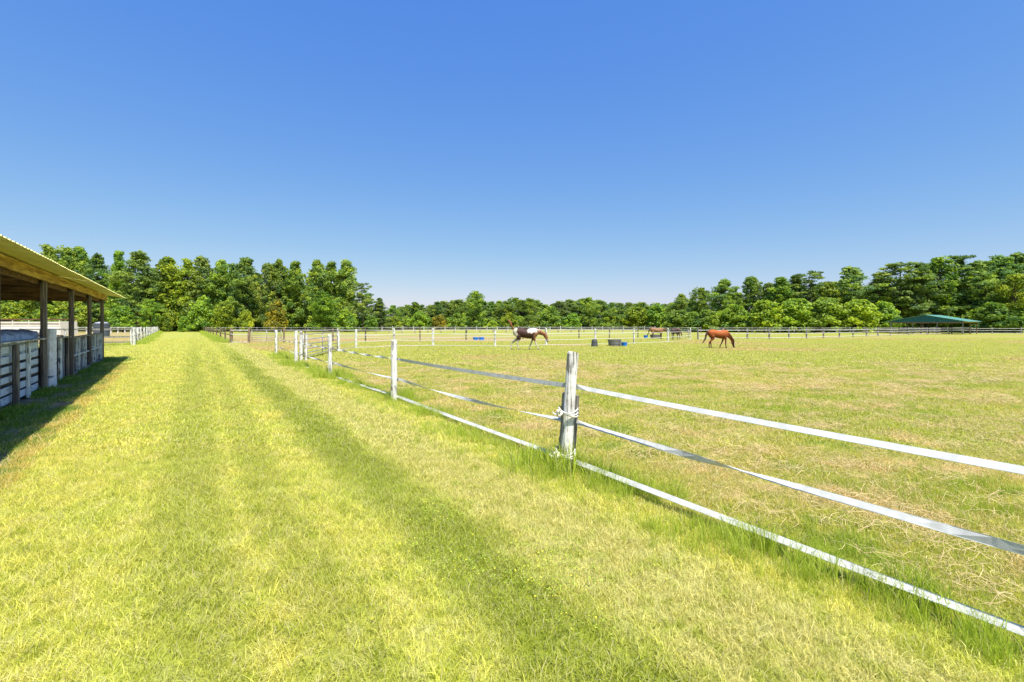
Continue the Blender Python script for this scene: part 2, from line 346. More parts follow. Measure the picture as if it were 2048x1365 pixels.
def scatter(name, label, P, scl, rot, protos, kind='stuff', cat='grass'):
    """one stuff object: protos instanced on points by geometry nodes"""
    me = bpy.data.meshes.new(name); me.from_pydata([tuple(p) for p in P], [], [])
    N = len(P)
    a = me.attributes.new('s', 'FLOAT', 'POINT'); a.data.foreach_set('value', np.asarray(scl, dtype=np.float32))
    a = me.attributes.new('r', 'FLOAT_VECTOR', 'POINT'); a.data.foreach_set('vector', np.asarray(rot, dtype=np.float32).ravel())
    a = me.attributes.new('k', 'INT', 'POINT'); a.data.foreach_set('value', np.random.default_rng(N).integers(0, len(protos), N).astype(np.int32))
    o = bpy.data.objects.new(name, me); C.objects.link(o)
    g = bpy.data.node_groups.new(name, 'GeometryNodeTree'); g.interface.new_socket('Geometry', in_out='INPUT', socket_type='NodeSocketGeometry')
    g.interface.new_socket('Geometry', in_out='OUTPUT', socket_type='NodeSocketGeometry')
    n = g.nodes; L = g.links; gi = n.new('NodeGroupInput'); go = n.new('NodeGroupOutput')
    ip = n.new('GeometryNodeInstanceOnPoints'); ip.inputs['Pick Instance'].default_value = True
    jn = n.new('GeometryNodeJoinGeometry')
    for m in reversed(protos):
        po = bpy.data.objects.new(name + '_source', m)
        oi = n.new('GeometryNodeObjectInfo'); oi.inputs['Object'].default_value = po; oi.inputs['As Instance'].default_value = True
        L.new(oi.outputs['Geometry'], jn.inputs[0])
    def attr(nm, ty):
        a = n.new('GeometryNodeInputNamedAttribute'); a.data_type = ty; a.inputs['Name'].default_value = nm; return a.outputs[0]
    L.new(gi.outputs[0], ip.inputs['Points']); L.new(jn.outputs[0], ip.inputs['Instance'])
    L.new(attr('k', 'INT'), ip.inputs['Instance Index']); L.new(attr('s', 'FLOAT'), ip.inputs['Scale'])
    e2r = n.new('FunctionNodeEulerToRotation'); L.new(attr('r', 'FLOAT_VECTOR'), e2r.inputs[0]); L.new(e2r.outputs[0], ip.inputs['Rotation'])
    L.new(ip.outputs[0], go.inputs[0])
    md = o.modifiers.new('scatter', 'NODES'); md.node_group = g
    return tag(o, label, cat, kind=kind)
RG = np.random.default_rng(5)
def wedge(y0, y1, dens, xl=-1.25, xr=1.25, pad=2.0):
    """jittered grid of ground points between two distances, a wedge wider than the view"""
    c = dens ** -0.5; ys = np.arange(y0, y1, c); xs = np.arange(xl * y1 - pad, xr * y1 + pad, c)
    x, y = np.meshgrid(xs, ys); x, y = x.ravel(), y.ravel()
    x = x + RG.uniform(-.5, .5, len(x)) * c; y = y + RG.uniform(-.5, .5, len(y)) * c
    k = (x > xl * y - pad) & (x < xr * y + pad); return x[k], y[k]
def barn_out(x, y):
    dx, dy = x - BC.x, y - BC.y
    return dx * EY.x + dy * EY.y, dx * EX.x + dy * EX.y
def finish(x, y, s0, s1, thin=None):
    z = np.array([gh(v) for v in y]); N = len(x)
    return np.stack([x, y, z], 1), RG.uniform(s0, s1, N), np.stack([np.zeros(N), np.zeros(N), RG.uniform(0, 6.28, N)], 1)
def lawn_layer(name, label, y0, y1, dens, protos, s0, s1):
    x, y = wedge(y0, y1, dens)
    bo, ba = barn_out(x, y); k = ~((bo < 1.05) & (bo > -13) & (ba > -0.8))
    P, s, r = finish(x[k], y[k], s0, s1)
    return scatter(name, label, P, s, r, protos)
lp = [blades_mesh('short_blades', 700, 0.27, 0.058, 0.0046, 1.25, 10 + i, M['lawn']) for i in range(5)]
lawn_layer('short_grass', 'short mown yellow green grass close to the camera', 0.8, 7.0, 11.0, lp, 0.75, 1.2)
lp2 = [blades_mesh('middle_blades', 420, 0.42, 0.062, 0.010, 1.25, 20 + i, M['lawn']) for i in range(5)]
lawn_layer('short_grass', 'short grass on the lane and paddock in the middle distance', 7.0, 20.0, 4.6, lp2, 0.75, 1.2)
lp3 = [blades_mesh('far_blades', 300, 0.8, 0.075, 0.024, 1.2, 30 + i, M['lawn']) for i in range(4)]
lawn_layer('short_grass', 'short pasture grass out towards the grazing horses', 20.0, 62.0, 1.1, lp3, 0.75, 1.2)

# tall unmown grass along the near tape fence and the other fence lines
tp = [blades_mesh('tall_blades', 60, 0.16, 0.33, 0.0055, 0.50, 40 + i, M['tall'], sq=False) for i in range(5)]
FP = [G(1128, 945), G(788, 803), G(661, 757), G(592, 731), G(552, 712)]
FD = (FP[1] - FP[0]).normalized(); FP = [FP[0] - FD * 6.3] + FP
def along(pts, dens, width, s0, s1, off=0.0, clump=0.0):
    X, Y, SC = [], [], []
    for a, b in zip(pts[:-1], pts[1:]):
        L = (b - a).length; d = (b - a) / L; pr = Vector((d.y, -d.x, 0)); N = int(L * dens)
        t = RG.uniform(0, L, N); o = RG.normal(off, width, N)
        X.append(a.x + d.x * t + pr.x * o); Y.append(a.y + d.y * t + pr.y * o)
        near = np.minimum(t, L - t); f = 1 - 0.25 * np.abs(o - off) / max(width, 0.01) + clump * np.exp(-(near / 0.5) ** 2)
        SC.append(RG.uniform(s0, s1, N) * np.clip(f, 0.35, 2))
    x, y, s = np.concatenate(X), np.concatenate(Y), np.concatenate(SC); k = y > 0.8
    P, _, r = finish(x[k], y[k], 1, 1); return P, s[k], r
P, s, r = along(FP, 62, 0.35, 0.32, 0.95, 0.02, 0.75)
s = s * (0.75 + 0.35 * np.sin(P[:, 1] * 3.1 + P[:, 0] * 2.0 + 1.5 * np.sin(P[:, 1] * 1.3)))
scatter('tall_grass', 'tall bright green unmown grass growing along the near white tape fence', P, s, r, tp)

# dry hay lying on the paddock
def hay_mesh(seed, n=130):
    rd = random.Random(seed); mb = MB()
    for i in range(n):
        a = rd.uniform(0, 6.28); L = rd.uniform(0.06, 0.20); cx, cy = rd.gauss(0, 0.16), rd.gauss(0, 0.16); cu = rd.uniform(-1.6, 1.6); w = rd.uniform(0.0006, 0.0012); z0 = rd.uniform(0.03, 0.075)
        base = len(mb.v); x, y = cx, cy
        for k in range(4):
            aa = a + cu * k / 3; nx, ny = -math.sin(aa) * w, math.cos(aa) * w; z = z0 + 0.02 * math.sin(k * 1.1 + i)
            mb.v += [(x + nx, y + ny, z), (x - nx, y - ny, z + w)]; x += math.cos(aa) * L / 3; y += math.sin(aa) * L / 3
        for k in range(3): b = base + 2 * k; mb.f.append((b, b + 1, b + 3, b + 2))
    return mb.mesh('hay_wisps', M['straw'])
x, y = wedge(2.0, 22.0, 3.2)
q = x + FQ * y
cl = np.sin(x * 1.3 + 1.7 * np.sin(y * 0.7)) * np.sin(y * 1.1 + 1.3 * np.sin(x * 0.9)) + RG.normal(0, 0.35, len(x))
k = (q > 5.2) & (cl > -0.05)
P, s, r = finish(x[k], y[k], 0.7, 1.5)
scatter('loose_hay', 'dry tan hay wisps lying over the grazed paddock', P, s, r, [hay_mesh(i) for i in range(4)], cat='hay')

# scattered greener clumps in the paddock
x, y = wedge(2.5, 45.0, 0.35); q = x + FQ * y; k = q > 5.6
P, s, r = finish(x[k], y[k], 0.25, 0.6)
scatter('grass_tufts', 'scattered greener grass tufts across the paddock', P, s, r, tp)

wx, wy = [], []
for (px, py, n, sp) in ((1960, 1020, 60, .30), (1880, 960, 26, .3), (1740, 985, 16, .25), (1560, 820, 30, .4), (1800, 820, 30, .5), (1330, 905, 20, .25), (1250, 790, 24, .4), (1650, 1090, 20, .22), (1500, 730, 30, 1.0), (1950, 745, 40, 1.4)):
    g = G(px, py); wx += list(RG.normal(g.x, sp * 1.4, n)); wy += list(RG.normal(g.y, sp, n))
P, s, r = finish(np.array(wx), np.array(wy), 0.22, 0.55)
scatter('grass_clumps', 'lush green grass clumps in the paddock beyond the tapes', P, s, r, tp)
x, y = wedge(1.0, 12.0, 1.6); q = x + FQ * y; bo, ba = barn_out(x, y); k = (q < 4.0) & (bo > 1.3) & (RG.uniform(0, 1, len(x)) < .5)
P, s, r = finish(x[k], y[k], 0.16, 0.34)
scatter('grass_tufts', 'slightly longer tufts left standing in the mown lane', P, s, r, [blades_mesh('lane_tuft', 40, 0.20, 0.30, 0.012, 0.8, 90 + i, M['lawn'], sq=False) for i in range(3)])

# ------------------------------------------------------------------ yellow weeds in the lane
def weed_mesh(seed):
    rd = random.Random(seed); mb = MB()
    for i in range(22):
        a = rd.uniform(0, 6.28); rr = abs(rd.gauss(0, 0.09)); x, y = rr * math.cos(a), rr * math.sin(a); z = rd.uniform(0.02, 0.075); s_ = rd.uniform(0.0035, 0.0075); t_ = rd.uniform(-0.5, 0.5); b = rd.uniform(0, 6.28)
        pts = [(x + s_ * math.cos(b + j), y + s_ * math.sin(b + j), z + t_ * s_ * math.sin(j)) for j in (0, 1.3, 3.1, 4.4)]
        mb.add(pts, [(0, 1, 2, 3)])
    return mb.mesh('weed_leaves', M['flower'])
wx, wy = [], []
for (px, py, n, sp) in ((885, 1035, 22, 0.17), (905, 1100, 12, 0.2), (1120, 1150, 24, 0.2), (1060, 1150, 12, 0.22), (1160, 1180, 10, 0.2), (925, 975, 8, 0.25), (1000, 1120, 8, .4)):
    g = G(px, py); wx += list(RG.normal(g.x, sp, n)); wy += list(RG.normal(g.y, sp * 1.2, n))
P, s, r = finish(np.array(wx), np.array(wy), 0.7, 1.2)
scatter('yellow_weeds', 'low yellow flowering weeds spotting the lane', P, s, r, [weed_mesh(i) for i in range(3)], cat='weeds')

# ------------------------------------------------------------------ barn
barn = empty('pole_barn', 'open timber pole barn with overhanging metal roof coloured yellow for ground bounce left of the grass lane', 'barn', tuple(BC), math.atan2(EX.y, EX.x))
rb = random.Random(3)
def post_mb(h, r, n=9, lean=(0, 0), jit=0.06, seed=0, taper=0.94, split=False):
    rd = random.Random(seed); mb = MB(); k = 5
    pts = [(lean[0] * i / k + rd.uniform(-1, 1) * r * 0.06, lean[1] * i / k + rd.uniform(-1, 1) * r * 0.06, -0.12 + (h + 0.12) * i / k) for i in range(k + 1)]
    mb.sweep(pts, [r * (1 - (1 - taper) * i / k) for i in range(k + 1)], n, side=(1, 0, 0), jit=jit, rnd=rd)
    # ragged sawn top
    top = range(k * n, (k + 1) * n)
    for j in top:
        v = mb.v[j]; mb.v[j] = (v[0], v[1], v[2] + rd.uniform(-0.02, 0.02) - (0.08 if split and j % n in (1, 2) else 0))
    return mb
PX = [0.4, 4.75, 9.1, 13.4, 17.72, 21.9, 26.0]
for i, x in enumerate(PX):
    for yy in (0, -9.0):
        pm = post_mb(2.96, 0.074, 8, seed=i, jit=0.03, taper=0.97); pm.v = [(v[0] + x, v[1] + yy, v[2]) for v in pm.v]
        pm.build('post', M['barn_post'], barn, 'square dark weathered post at the lane side' if yy == 0 else None, smooth=False)
def barn_sheet():
    # one roof sheet, 0.91 m wide, ribs every 0.23 m, local x across the ribs, y down the slope
    mb = MB(); prof = []
    for k in range(4):
        x0 = k * 0.2275
        prof += [(x0, 0), (x0 + 0.15, 0), (x0 + 0.168, 0.022), (x0 + 0.20, 0.022), (x0 + 0.2185, 0)]
    prof.append((0.925, 0.001))
    for (y, dz) in ((0, 0), (1, 0)):
        for (x, z) in prof: mb.v.append((x, y, z))
        for (x, z) in prof: mb.v.append((x, y, z + 0.003))
    n = len(prof)
    for k in range(n - 1):
        mb.f += [(k + 1, k, 2 * n + k, 2 * n + k + 1), (n + k, n + k + 1, 3 * n + k + 1, 3 * n + k), (k, k + 1, n + k + 1, n + k), (2 * n + k + 1, 2 * n + k, 3 * n + k, 3 * n + k + 1)]
    return mb
def zroof(y): return 3.22 - 0.17 * y if y > -4.5 else 3.22 - 0.17 * (-9 - y)
sheetA, sheetB = barn_sheet(), barn_sheet()
sheetA.v = [(x, -4.5 + y * 5.32, zroof(-4.5) + z - 0.17 * y * 5.32) for x, y, z in sheetA.v]
sheetB.v = [(x, -4.5 - y * 5.32, zroof(-4.5) + z - 0.17 * y * 5.32) for x, y, z in sheetB.v]
mA, mBm = sheetA.mesh('roof_sheet', M['sheet']), sheetB.mesh('roof_sheet', M['sheet'])
for i in range(29):
    for me in (mA, mBm):
        o = link('roof_sheet', me, barn); o.location = (-0.35 + i * 0.912, 0, rb.uniform(-0.006, 0.006)); o.rotation_euler = (0, rb.uniform(-0.004, 0.004), 0)
MB().box(-0.35, 26.1, -4.62, -4.38, zroof(-4.5) + 0.03, zroof(-4.5) + 0.05).build('ridge_cap', M['sheet'], barn)
raf = MB()
raf.v = []; raf.bar((0, -0.02, zroof(0) - 0.10), (0, -4.48, zroof(-4.5) - 0.10), 0.045, 0.15); mrA = raf.mesh('rafter', M['rafter'])
raf = MB(); raf.bar((0, -9.1, zroof(-9) - 0.09), (0, -4.52, zroof(-4.5) - 0.10), 0.045, 0.15); mrB = raf.mesh('rafter', M['rafter'])
for i in range(44):
    for me in (mrA, mrB):
        o = link('rafter', me, barn); o.location = (-0.2 + i * 0.6, 0, 0)
for k in range(30):
    ya = -9.15 + k * 0.305; z_ = lambda y: zroof(y) - 0.022
    if ya < -4.5 < ya + .3: ya2 = -4.5
    MB().bar((-0.3, ya + .15, zroof(ya + .15) - .014), (26.0, ya + .15, zroof(ya + .15) - .014), 0.298, 0.012, up=(0, -0.17 if ya < -4.5 else 0.17, 1)).build('ceiling_board', M['rafter'], barn)
for k in range(6):   # header planks along the lane side
    x0 = -0.35 + k * 4.4; MB().box(x0, x0 + 4.39, 0.09, 0.135, 2.93 + rb.uniform(-.012, .012), 3.165).build('header_plank', M['header'], barn, 'golden weathered header plank over the posts', bevel=0.004)
for k in range(30):
    ya, yb = -9.0 + k * 0.3, -8.71 + k * 0.3; m_ = MB()
    m_.v = [(xx, yy, zz_) for xx in (-0.20, -0.17) for yy, zz_ in ((ya, 2.93), (yb, 2.93), (yb, zroof(yb) - .03), (ya, zroof(ya) - .03))]
    m_.f = [(0, 3, 2, 1), (4, 5, 6, 7), (0, 1, 5, 4), (1, 2, 6, 5), (2, 3, 7, 6), (3, 0, 4, 7)]; m_.build('gable_board', M['rafter'], barn)
MB().box(-0.3, 26, -0.135, -0.09, 2.86, 3.05).build('inner_beam', M['rafter'], barn)
MB().box(-0.3, 26, -9.135, -9.09, 2.86, 3.05).build('inner_beam', M['rafter'], barn)
for x in PX: MB().box(x - 0.14, x - 0.095, -9.1, 0.08, 2.84, 3.0).build('tie_beam', M['rafter'], barn)
# --- slatted stall wall beside the camera
for (xa, xb) in ((13.5, 17.4), (17.6, 21.7)):
    for k in range(6):
        z = 0.10 + k * 0.217
        MB().box(xa + rb.uniform(-.02, .02), xb, -0.125, -0.09, z + rb.uniform(-.012, .012), z + 0.152 + rb.uniform(-.015, .01)).build('wall_board', M['pale_board'], barn, bevel=0.004)
    MB().bar((xa - 0.05, -0.03, 1.415), (xb + 0.05, -0.03, 1.425), 0.17, 0.04).build('cap_rail', M['cap_board'], barn, 'pale cap rail laid along the stall wall', bevel=0.005)
pm = post_mb(1.36, 0.066, 9, seed=21); pm.v = [(v[0] + 16.2, v[1], v[2]) for v in pm.v]; pm.build('upright', M['barn_post'], barn, 'short dark round upright before the slatted boards')
MB().box(14.58, 14.83, -0.085, -0.04, 0.02, 1.37).build('upright', M['pale_stud'], barn, 'wide pale upright board on the slatted wall', bevel=0.006)
MB().box(19.4, 19.62, -0.085, -0.04, 0.02, 1.37).build('upright', M['pale_stud'], barn, bevel=0.006)
# --- plank wall in the middle bay
x = 9.25
while x < 12.1:
    w = rb.uniform(0.24, 0.33); MB().box(x, x + w - 0.015, -0.14, -0.11, 0.06, 0.70).build('wall_board', M['grey_board'], barn, bevel=0.003)
    MB().box(x, x + w - 0.015, -0.14, -0.11, 0.702, 1.34 + rb.uniform(-.03, .02)).build('wall_board', M['grey_board'], barn, bevel=0.003); x += w
MB().box(11.6, 11.92, -0.09, -0.02, 0.02, 1.36).build('upright', M['grey_post'], barn, 'grey weathered upright beside the whitewashed blocks', bevel=0.01)
u = MB(); rr = random.Random(4); L_, R_ = [], []
for k in range(9):
    z = 0.03 + k * 0.165; L_.append((10.50 + rr.uniform(-.035, .035), z)); R_.append((10.84 + rr.uniform(-.035, .035), z))
for yy in (-0.085, -0.035):
    for (a, b) in zip(L_, R_): u.v += [(a[0], yy, a[1]), (b[0], yy, b[1])]
for k in range(8):
    a = 2 * k; u.f += [(a + 18, a + 19, a + 21, a + 20), (a + 1, a, a + 2, a + 3), (a, a + 18, a + 20, a + 2), (a + 19, a + 1, a + 3, a + 21)]
u.f += [(0, 1, 19, 18), (16, 34, 35, 17)]
u.build('upright', M['pale_stud'], barn, 'ragged edged white upright slab')
MB().box(9.3, 9.5, -0.09, -0.03, 0.02, 1.35).build('upright', M['barn_post'], barn, bevel=0.008)
MB().bar((9.1, -0.05, 1.365), (12.1, -0.05, 1.375), 0.14, 0.035).build('cap_rail', M['grey_post'], barn)
# --- framed panels of the far bays
studs = [0.55, 1.43, 2.9, 4.3, 5.76, 7.4, 8.95]
for k, x in enumerate(studs): MB().box(x - 0.045, x + 0.045, -0.10, 0.02, 0.1, 1.30).build('stud', M['pale_stud'], barn, bevel=0.004)
for a, b in zip(studs[:-1], studs[1:]):
    for (z0, z1) in ((0.10, 0.68), (0.682, 1.30)):
        h_ = (b - a) / 2
        for j in range(2): MB().box(a + j * h_ + 0.004, a + (j + 1) * h_ - 0.004, -0.14, -0.115, z0, z1).build('panel', M['grey_board'], barn)
    MB().box(a + 0.047, b - 0.047, -0.10, 0.005, 0.66, 0.70).build('rail', M['pale_stud'], barn)
MB().box(0.4, 9.0, -0.11, 0.04, 1.302, 1.345).build('cap_rail', M['grey_post'], barn, bevel=0.004)
MB().box(0.4, 9.0, -0.11, 0.045, 0.06, 0.098).build('bottom_rail', M['grey_post'], barn)

pier = empty('block_stack', 'lumpy whitewashed block stack standing against the barn post', 'stack', tuple(BC + EX * 12.65), math.atan2(EX.y, EX.x))
zz = 0
for k, (w, h) in enumerate(((0.40, 0.36), (0.37, 0.33), (0.39, 0.34), (0.36, 0.33), (0.33, 0.30))):
    m_ = MB(); rr = random.Random(k + 9); nx, nz = 8, 5
    pts = []
    for kk in range(nz + 1):
        f = kk / nz; e = 1 - 0.06 * (abs(f - 0.5) * 2) ** 4
        pts.append((rr.uniform(-.01, .01), -0.03, zz + h * f * 0.985 + 0.003))
    m_.sweep(pts, [(w * (1 - .05 * (abs(i / nz - .5) * 2) ** 4), 0.17 * (1 - .1 * (abs(i / nz - .5) * 2) ** 4)) for i in range(nz + 1)], 14, side=(1, 0, 0), jit=0.05, rnd=rr)
    m_.v = [(max(-w * .93, min(w * .93, v[0] * 1.15)), max(-0.17, min(0.11, v[1] * 1.2)), v[2]) for v in m_.v]
    m_.build('block', M['whitewash'], pier, smooth=False); zz += h

tp_ = empty('tarpaulin', 'blue grey plastic sheeting bunched over added dark boards behind the slatted barn wall', 'tarpaulin', tuple(BC + EX * 15.3 + EY * -0.62), math.atan2(EX.y, EX.x))
t_ = MB(); nu, nv = 60, 14
for i in range(nu + 1):
    xx = -2.0 + 4.0 * i / nu
    pinch = 0.10 * math.exp(-((xx - 0.35) / 0.10) ** 2) + 0.07 * math.exp(-((xx + 1.3) / 0.12) ** 2)
    for j in range(nv + 1):
        an = math.pi * j / nv; hgt = 1.65 - pinch + 0.02 * math.sin(xx * 9 + an)
        yy = 0.5 * math.cos(an) * (1 + 0.06 * math.sin(xx * 13 + j)); z = 1.30 + (hgt - 1.30) * max(0.0, math.sin(an)) ** 0.25
        if j in (0, nv): z = 1.12
        t_.v.append((xx, yy, z + 0.015 * math.sin(xx * 23 + j * 2)))
t_.f = [(i * (nv + 1) + j, (i + 1) * (nv + 1) + j, (i + 1) * (nv + 1) + j + 1, i * (nv + 1) + j + 1) for i in range(nu) for j in range(nv)]
t_.f += [tuple(range(nv + 1)), tuple(reversed(range(nu * (nv + 1), (nu + 1) * (nv + 1))))]
t_.build('sheet', M['tarp'], tp_, smooth=True)
for k in range(4): MB().box(-2.5, 1.95, -0.4, 0.44, 0.0 + k * .29, 0.288 + k * .29).build('dark_backing_board', M['dark_post'], tp_)  # added dark boards, keep the gaps between the wall slats dark

# weeds and rough grass in the barn's shade
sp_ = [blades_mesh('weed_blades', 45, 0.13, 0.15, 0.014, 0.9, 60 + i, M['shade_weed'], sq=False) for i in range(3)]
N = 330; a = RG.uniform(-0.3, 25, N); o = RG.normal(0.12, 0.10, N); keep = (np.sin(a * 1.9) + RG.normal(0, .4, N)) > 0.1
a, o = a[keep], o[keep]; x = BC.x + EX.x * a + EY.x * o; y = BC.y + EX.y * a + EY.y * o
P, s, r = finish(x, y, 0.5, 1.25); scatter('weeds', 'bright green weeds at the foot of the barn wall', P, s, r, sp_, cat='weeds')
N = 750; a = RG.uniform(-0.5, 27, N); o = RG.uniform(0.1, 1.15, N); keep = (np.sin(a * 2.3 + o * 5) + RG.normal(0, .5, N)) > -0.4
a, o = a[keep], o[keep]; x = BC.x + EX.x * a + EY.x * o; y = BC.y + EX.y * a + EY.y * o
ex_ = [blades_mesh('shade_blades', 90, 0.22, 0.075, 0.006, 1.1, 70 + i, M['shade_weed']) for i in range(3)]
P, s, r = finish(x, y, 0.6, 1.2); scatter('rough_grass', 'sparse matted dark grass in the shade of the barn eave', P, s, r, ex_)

# ------------------------------------------------------------------ fences
def tape_mb(pts, width, prof, seg=28, thick=0.0012):
    """flat tape through pts (world), sagging and twisting by prof(span, t) -> (sag, angle)"""
    mb = MB(); mb.uv = []; base = 0; rows = []
    for s_, (a, b) in enumerate(zip(pts[:-1], pts[1:])):
        for k in range(seg + (1 if s_ == len(pts) - 2 else 0)):
            t = k / seg; sag, ang = prof(s_, t); p = a.lerp(b, t) - Vector((0, 0, 4 * sag * t * (1 - t))); rows.append((p, ang, (b - a).normalized()))
    ln = 0
    for i, (p, ang, d) in enumerate(rows):
        if i: ln += (p - rows[i - 1][0]).length
        sd_ = d.cross(Vector((0, 0, 1))).normalized(); up = sd_.cross(d)
        wv = up * math.cos(ang) + sd_ * math.sin(ang); tv = d.cross(wv)
        for (i_, j_) in ((-1, -1), (1, -1), (1, 1), (-1, 1)):
            mb.v.append(tuple(p + wv * width / 2 * i_ + tv * thick * j_)); mb.uv.append((0.5 + 0.5 * i_, ln))
    for i in range(len(rows) - 1):
        for k in range(4):
            k2 = (k + 1) % 4; mb.f.append((4 * i + k, 4 * i + k2, 4 * i + 4 + k2, 4 * i + 4 + k))
    mb.f += [(3, 2, 1, 0), tuple(4 * (len(rows) - 1) + k for k in range(4))]
    return mb
near = empty('tape_fence', 'near white tape fence on weathered posts running along the right of the lane', 'fence', tuple(FP[1]))
O = FP[1]
defs = [(1.42, 0.074, (0, 0), False), (1.47, 0.074, (0.115, 0.0), False), (1.43, 0.073, (0.0, 0), True), (1.42, 0.070, (-0.03, 0), True), (1.47, 0.074, (0.0, 0), False), (1.40, 0.072, (0.02, 0), False)]
plab = ['', 'leaning white post tied with rope, nearest the camera', 'white post with a split top in a clump of green grass', 'white post with a deep split down its top', None, None]
for i, (p, (h, r_, ln_, sp)) in enumerate(zip(FP, defs)):
    pm = post_mb(h, r_, 12, ln_, 0.07, 100 + i, 0.93, sp); pm.v = [(v[0] + p.x, v[1] + p.y, v[2]) for v in pm.v]
    pm.build('post', M['white_post'], near, plab[i] or None, off=O)
# grey half post lashed behind the nearest one
p = FP[1] + Vector((0.03, 0.15, 0)); pm = post_mb(0.93, 0.112, 10, (0.075, 0), 0.05, 77, 0.97); pm.v = [(v[0] + p.x, v[1] + p.y, v[2]) for v in pm.v]
pm.build('brace_post', M['grey_post'], near, 'shorter grey post lashed behind the nearest white post', off=O)
for zc, sc in ((0.74, 1.0), (0.23, 1.0)):
    m_ = MB(); cx = FP[1].x + 0.115 * (zc + .1) / 1.55; cy = FP[1].y + 0.07
    for t_k in range(3):
        pts = [(cx + 0.118 * math.cos(a_), cy + 0.185 * math.sin(a_), zc + (t_k - 1) * 0.024 + 0.02 * math.sin(a_ * 2 + t_k)) for a_ in [2 * math.pi * k / 22 for k in range(23)]]
        m_.sweep(pts, [0.010] * 23, 6)
    for t_k in range(2):
        pts = [(cx - 0.13 + 0.035 * math.cos(a_) * (1 if t_k else .6), cy - 0.15 + 0.02 * math.sin(a_ * 2), zc + 0.035 * math.sin(a_) + 0.01 * t_k) for a_ in [2 * math.pi * k / 12 for k in range(13)]]
        m_.sweep(pts, [0.010] * 13, 6)
    m_.sweep([(cx - 0.14, cy - .15, zc), (cx - 0.19, cy - .16, zc - 0.01), (cx - .21, cy - .155, zc + 0.02)], [0.012, 0.011, 0.008], 6)
    m_.build('rope', M['rope'], near, 'white rope knotted round the two posts', smooth=True, off=O)
def side(i, z, dx=0.0):  # tape passes the camera side or far side of each post
    p = FP[i]; s_ = Vector((-FD.y, FD.x, 0)); lean = defs[i][2][0] * z / 1.5
    return Vector((p.x + lean, p.y, z)) + s_ * dx
tw = {0: lambda s_, t: (0.02, (0.75 if s_ == 0 else 0.05) + 0.12 * math.sin(t * 3 + s_) if s_ < 2 else (t * math.pi * 5 + 0.4)),
      1: lambda s_, t: (0.03 + 0.03 * (s_ == 1), float(np.interp(t, [0, .3, .38, .45, .56, .63, .70, .80, .88, 1], [-3.3, -3.3, -3.2, -2.34, -2.34, -1.8, -.35, .7, .95, 1.2])) if s_ == 0 else 0.5 + t * math.pi * (1 + s_ % 2)),
      2: lambda s_, t: (0.01, 0.80 + 0.15 * math.sin(t * 4 + s_))}
for li, zs in enumerate(([1.04, 1.05, 0.985, 0.98, 0.97, 0.93], [0.585, 0.60, 0.50, 0.49, 0.49, 0.47], [0.15, 0.145, 0.11, 0.08, 0.06, 0.05])):
    pts = [side(i, z, -0.15 if li == 1 else -0.085) for i, z in enumerate(zs)]
    if li == 2: pts = pts[:5]
    tape_mb(pts, 0.058, tw[li]).build('tape', M['tape'], near, ('taut top tape', 'twisted middle tape', 'low double ribbed bottom tape sunk in the grass')[li], off=O)
for i in range(1, 6):
    for z in ((1.05, .98, .98, .97, .93)[i - 1], (.6, .5, .49, .49, .47)[i - 1]):
        c = side(i, z, -0.082); MB().box(c.x - .02, c.x + .02, c.y - .012, c.y + .012, c.z - .03, c.z + .03).build('insulator', M['tub_dark'], near, off=O)

def fence(label, pts, h, r_, mat, lines, kind, name='tape_fence', cat='fence', wid=0.04, jit=0.0, seed=0, line_mat=None, plabels=None, lean=0.02):
    rd = random.Random(seed); O_ = pts[0]; e = empty(name, label, cat, tuple(O_))
    for i, p in enumerate(pts):
        m_ = post_mb(h * rd.uniform(0.97, 1.03), r_ * rd.uniform(.9, 1.1), 7, (rd.uniform(-lean, lean), 0), 0.05, seed * 50 + i)
        m_.v = [(v[0] + p.x, v[1] + p.y, v[2] + p.z) for v in m_.v]
        m_.build('post', mat if not isinstance(mat, list) else mat[i % len(mat)], e, off=O_)
    for z in lines:
        zz_ = [z + rd.uniform(-jit, jit) for _ in pts]
        for i in range(len(pts) - 1):
            a, b = pts[i] + Vector((0, -r_ - .015, zz_[i])), pts[i + 1] + Vector((0, -r_ - .015, zz_[i + 1])); sag = rd.uniform(0, jit * 1.5)
            m_ = MB()
            if kind == 'rail': m_.bar(a, b, 0.045, wid); nm = 'rail'
            else:
                mid_ = a.lerp(b, .5) - Vector((0, 0, sag)); m_.bar(a, mid_, 0.006, wid); m_.bar(mid_, b, 0.006, wid); nm = 'tape'
            m_.build(nm, line_mat or M['far_tape'], e, off=O_)
    return e
# fence behind the gate, across the back of the front paddock
B = [G(677, 703), G(712, 697), G(788, 694.5), G(866, 693.5), G(990, 694.5), G(1092, 692), G(1191, 690.5), G(1268, 688.5), G(1336, 685), G(1381, 680)]
fence('white tape fence crossing behind the paint horse at the back of the front paddock', B, 1.40, 0.085, M['white_post'], (1.0, 0.52, 0.10), 'tape', jit=0.04, seed=2, wid=0.038)
Cc = [G(1396, 679.5), G(1446, 679), G(1494.7, 678.5), G(1538.5, 678.5), G(1577.6, 677.5), G(1613, 677), G(1647, 676), G(1679, 675), G(1706, 674), G(1733, 673), G(1756, 672.2), G(1781, 671.3), G(1817, 670.2), G(1854, 669.3), G(1898, 668.6), G(1941, 668.2), G(1984, 668), G(2042, 668), G(2110, 668)]
fence('pale three line fence running from behind the chestnut horse to the right edge', Cc, 1.40, 0.10, M['grey_post'], (1.1, 0.66, 0.16), 'rail', 'rail_fence', jit=0.03, seed=3, wid=0.07, line_mat=M['rail'])
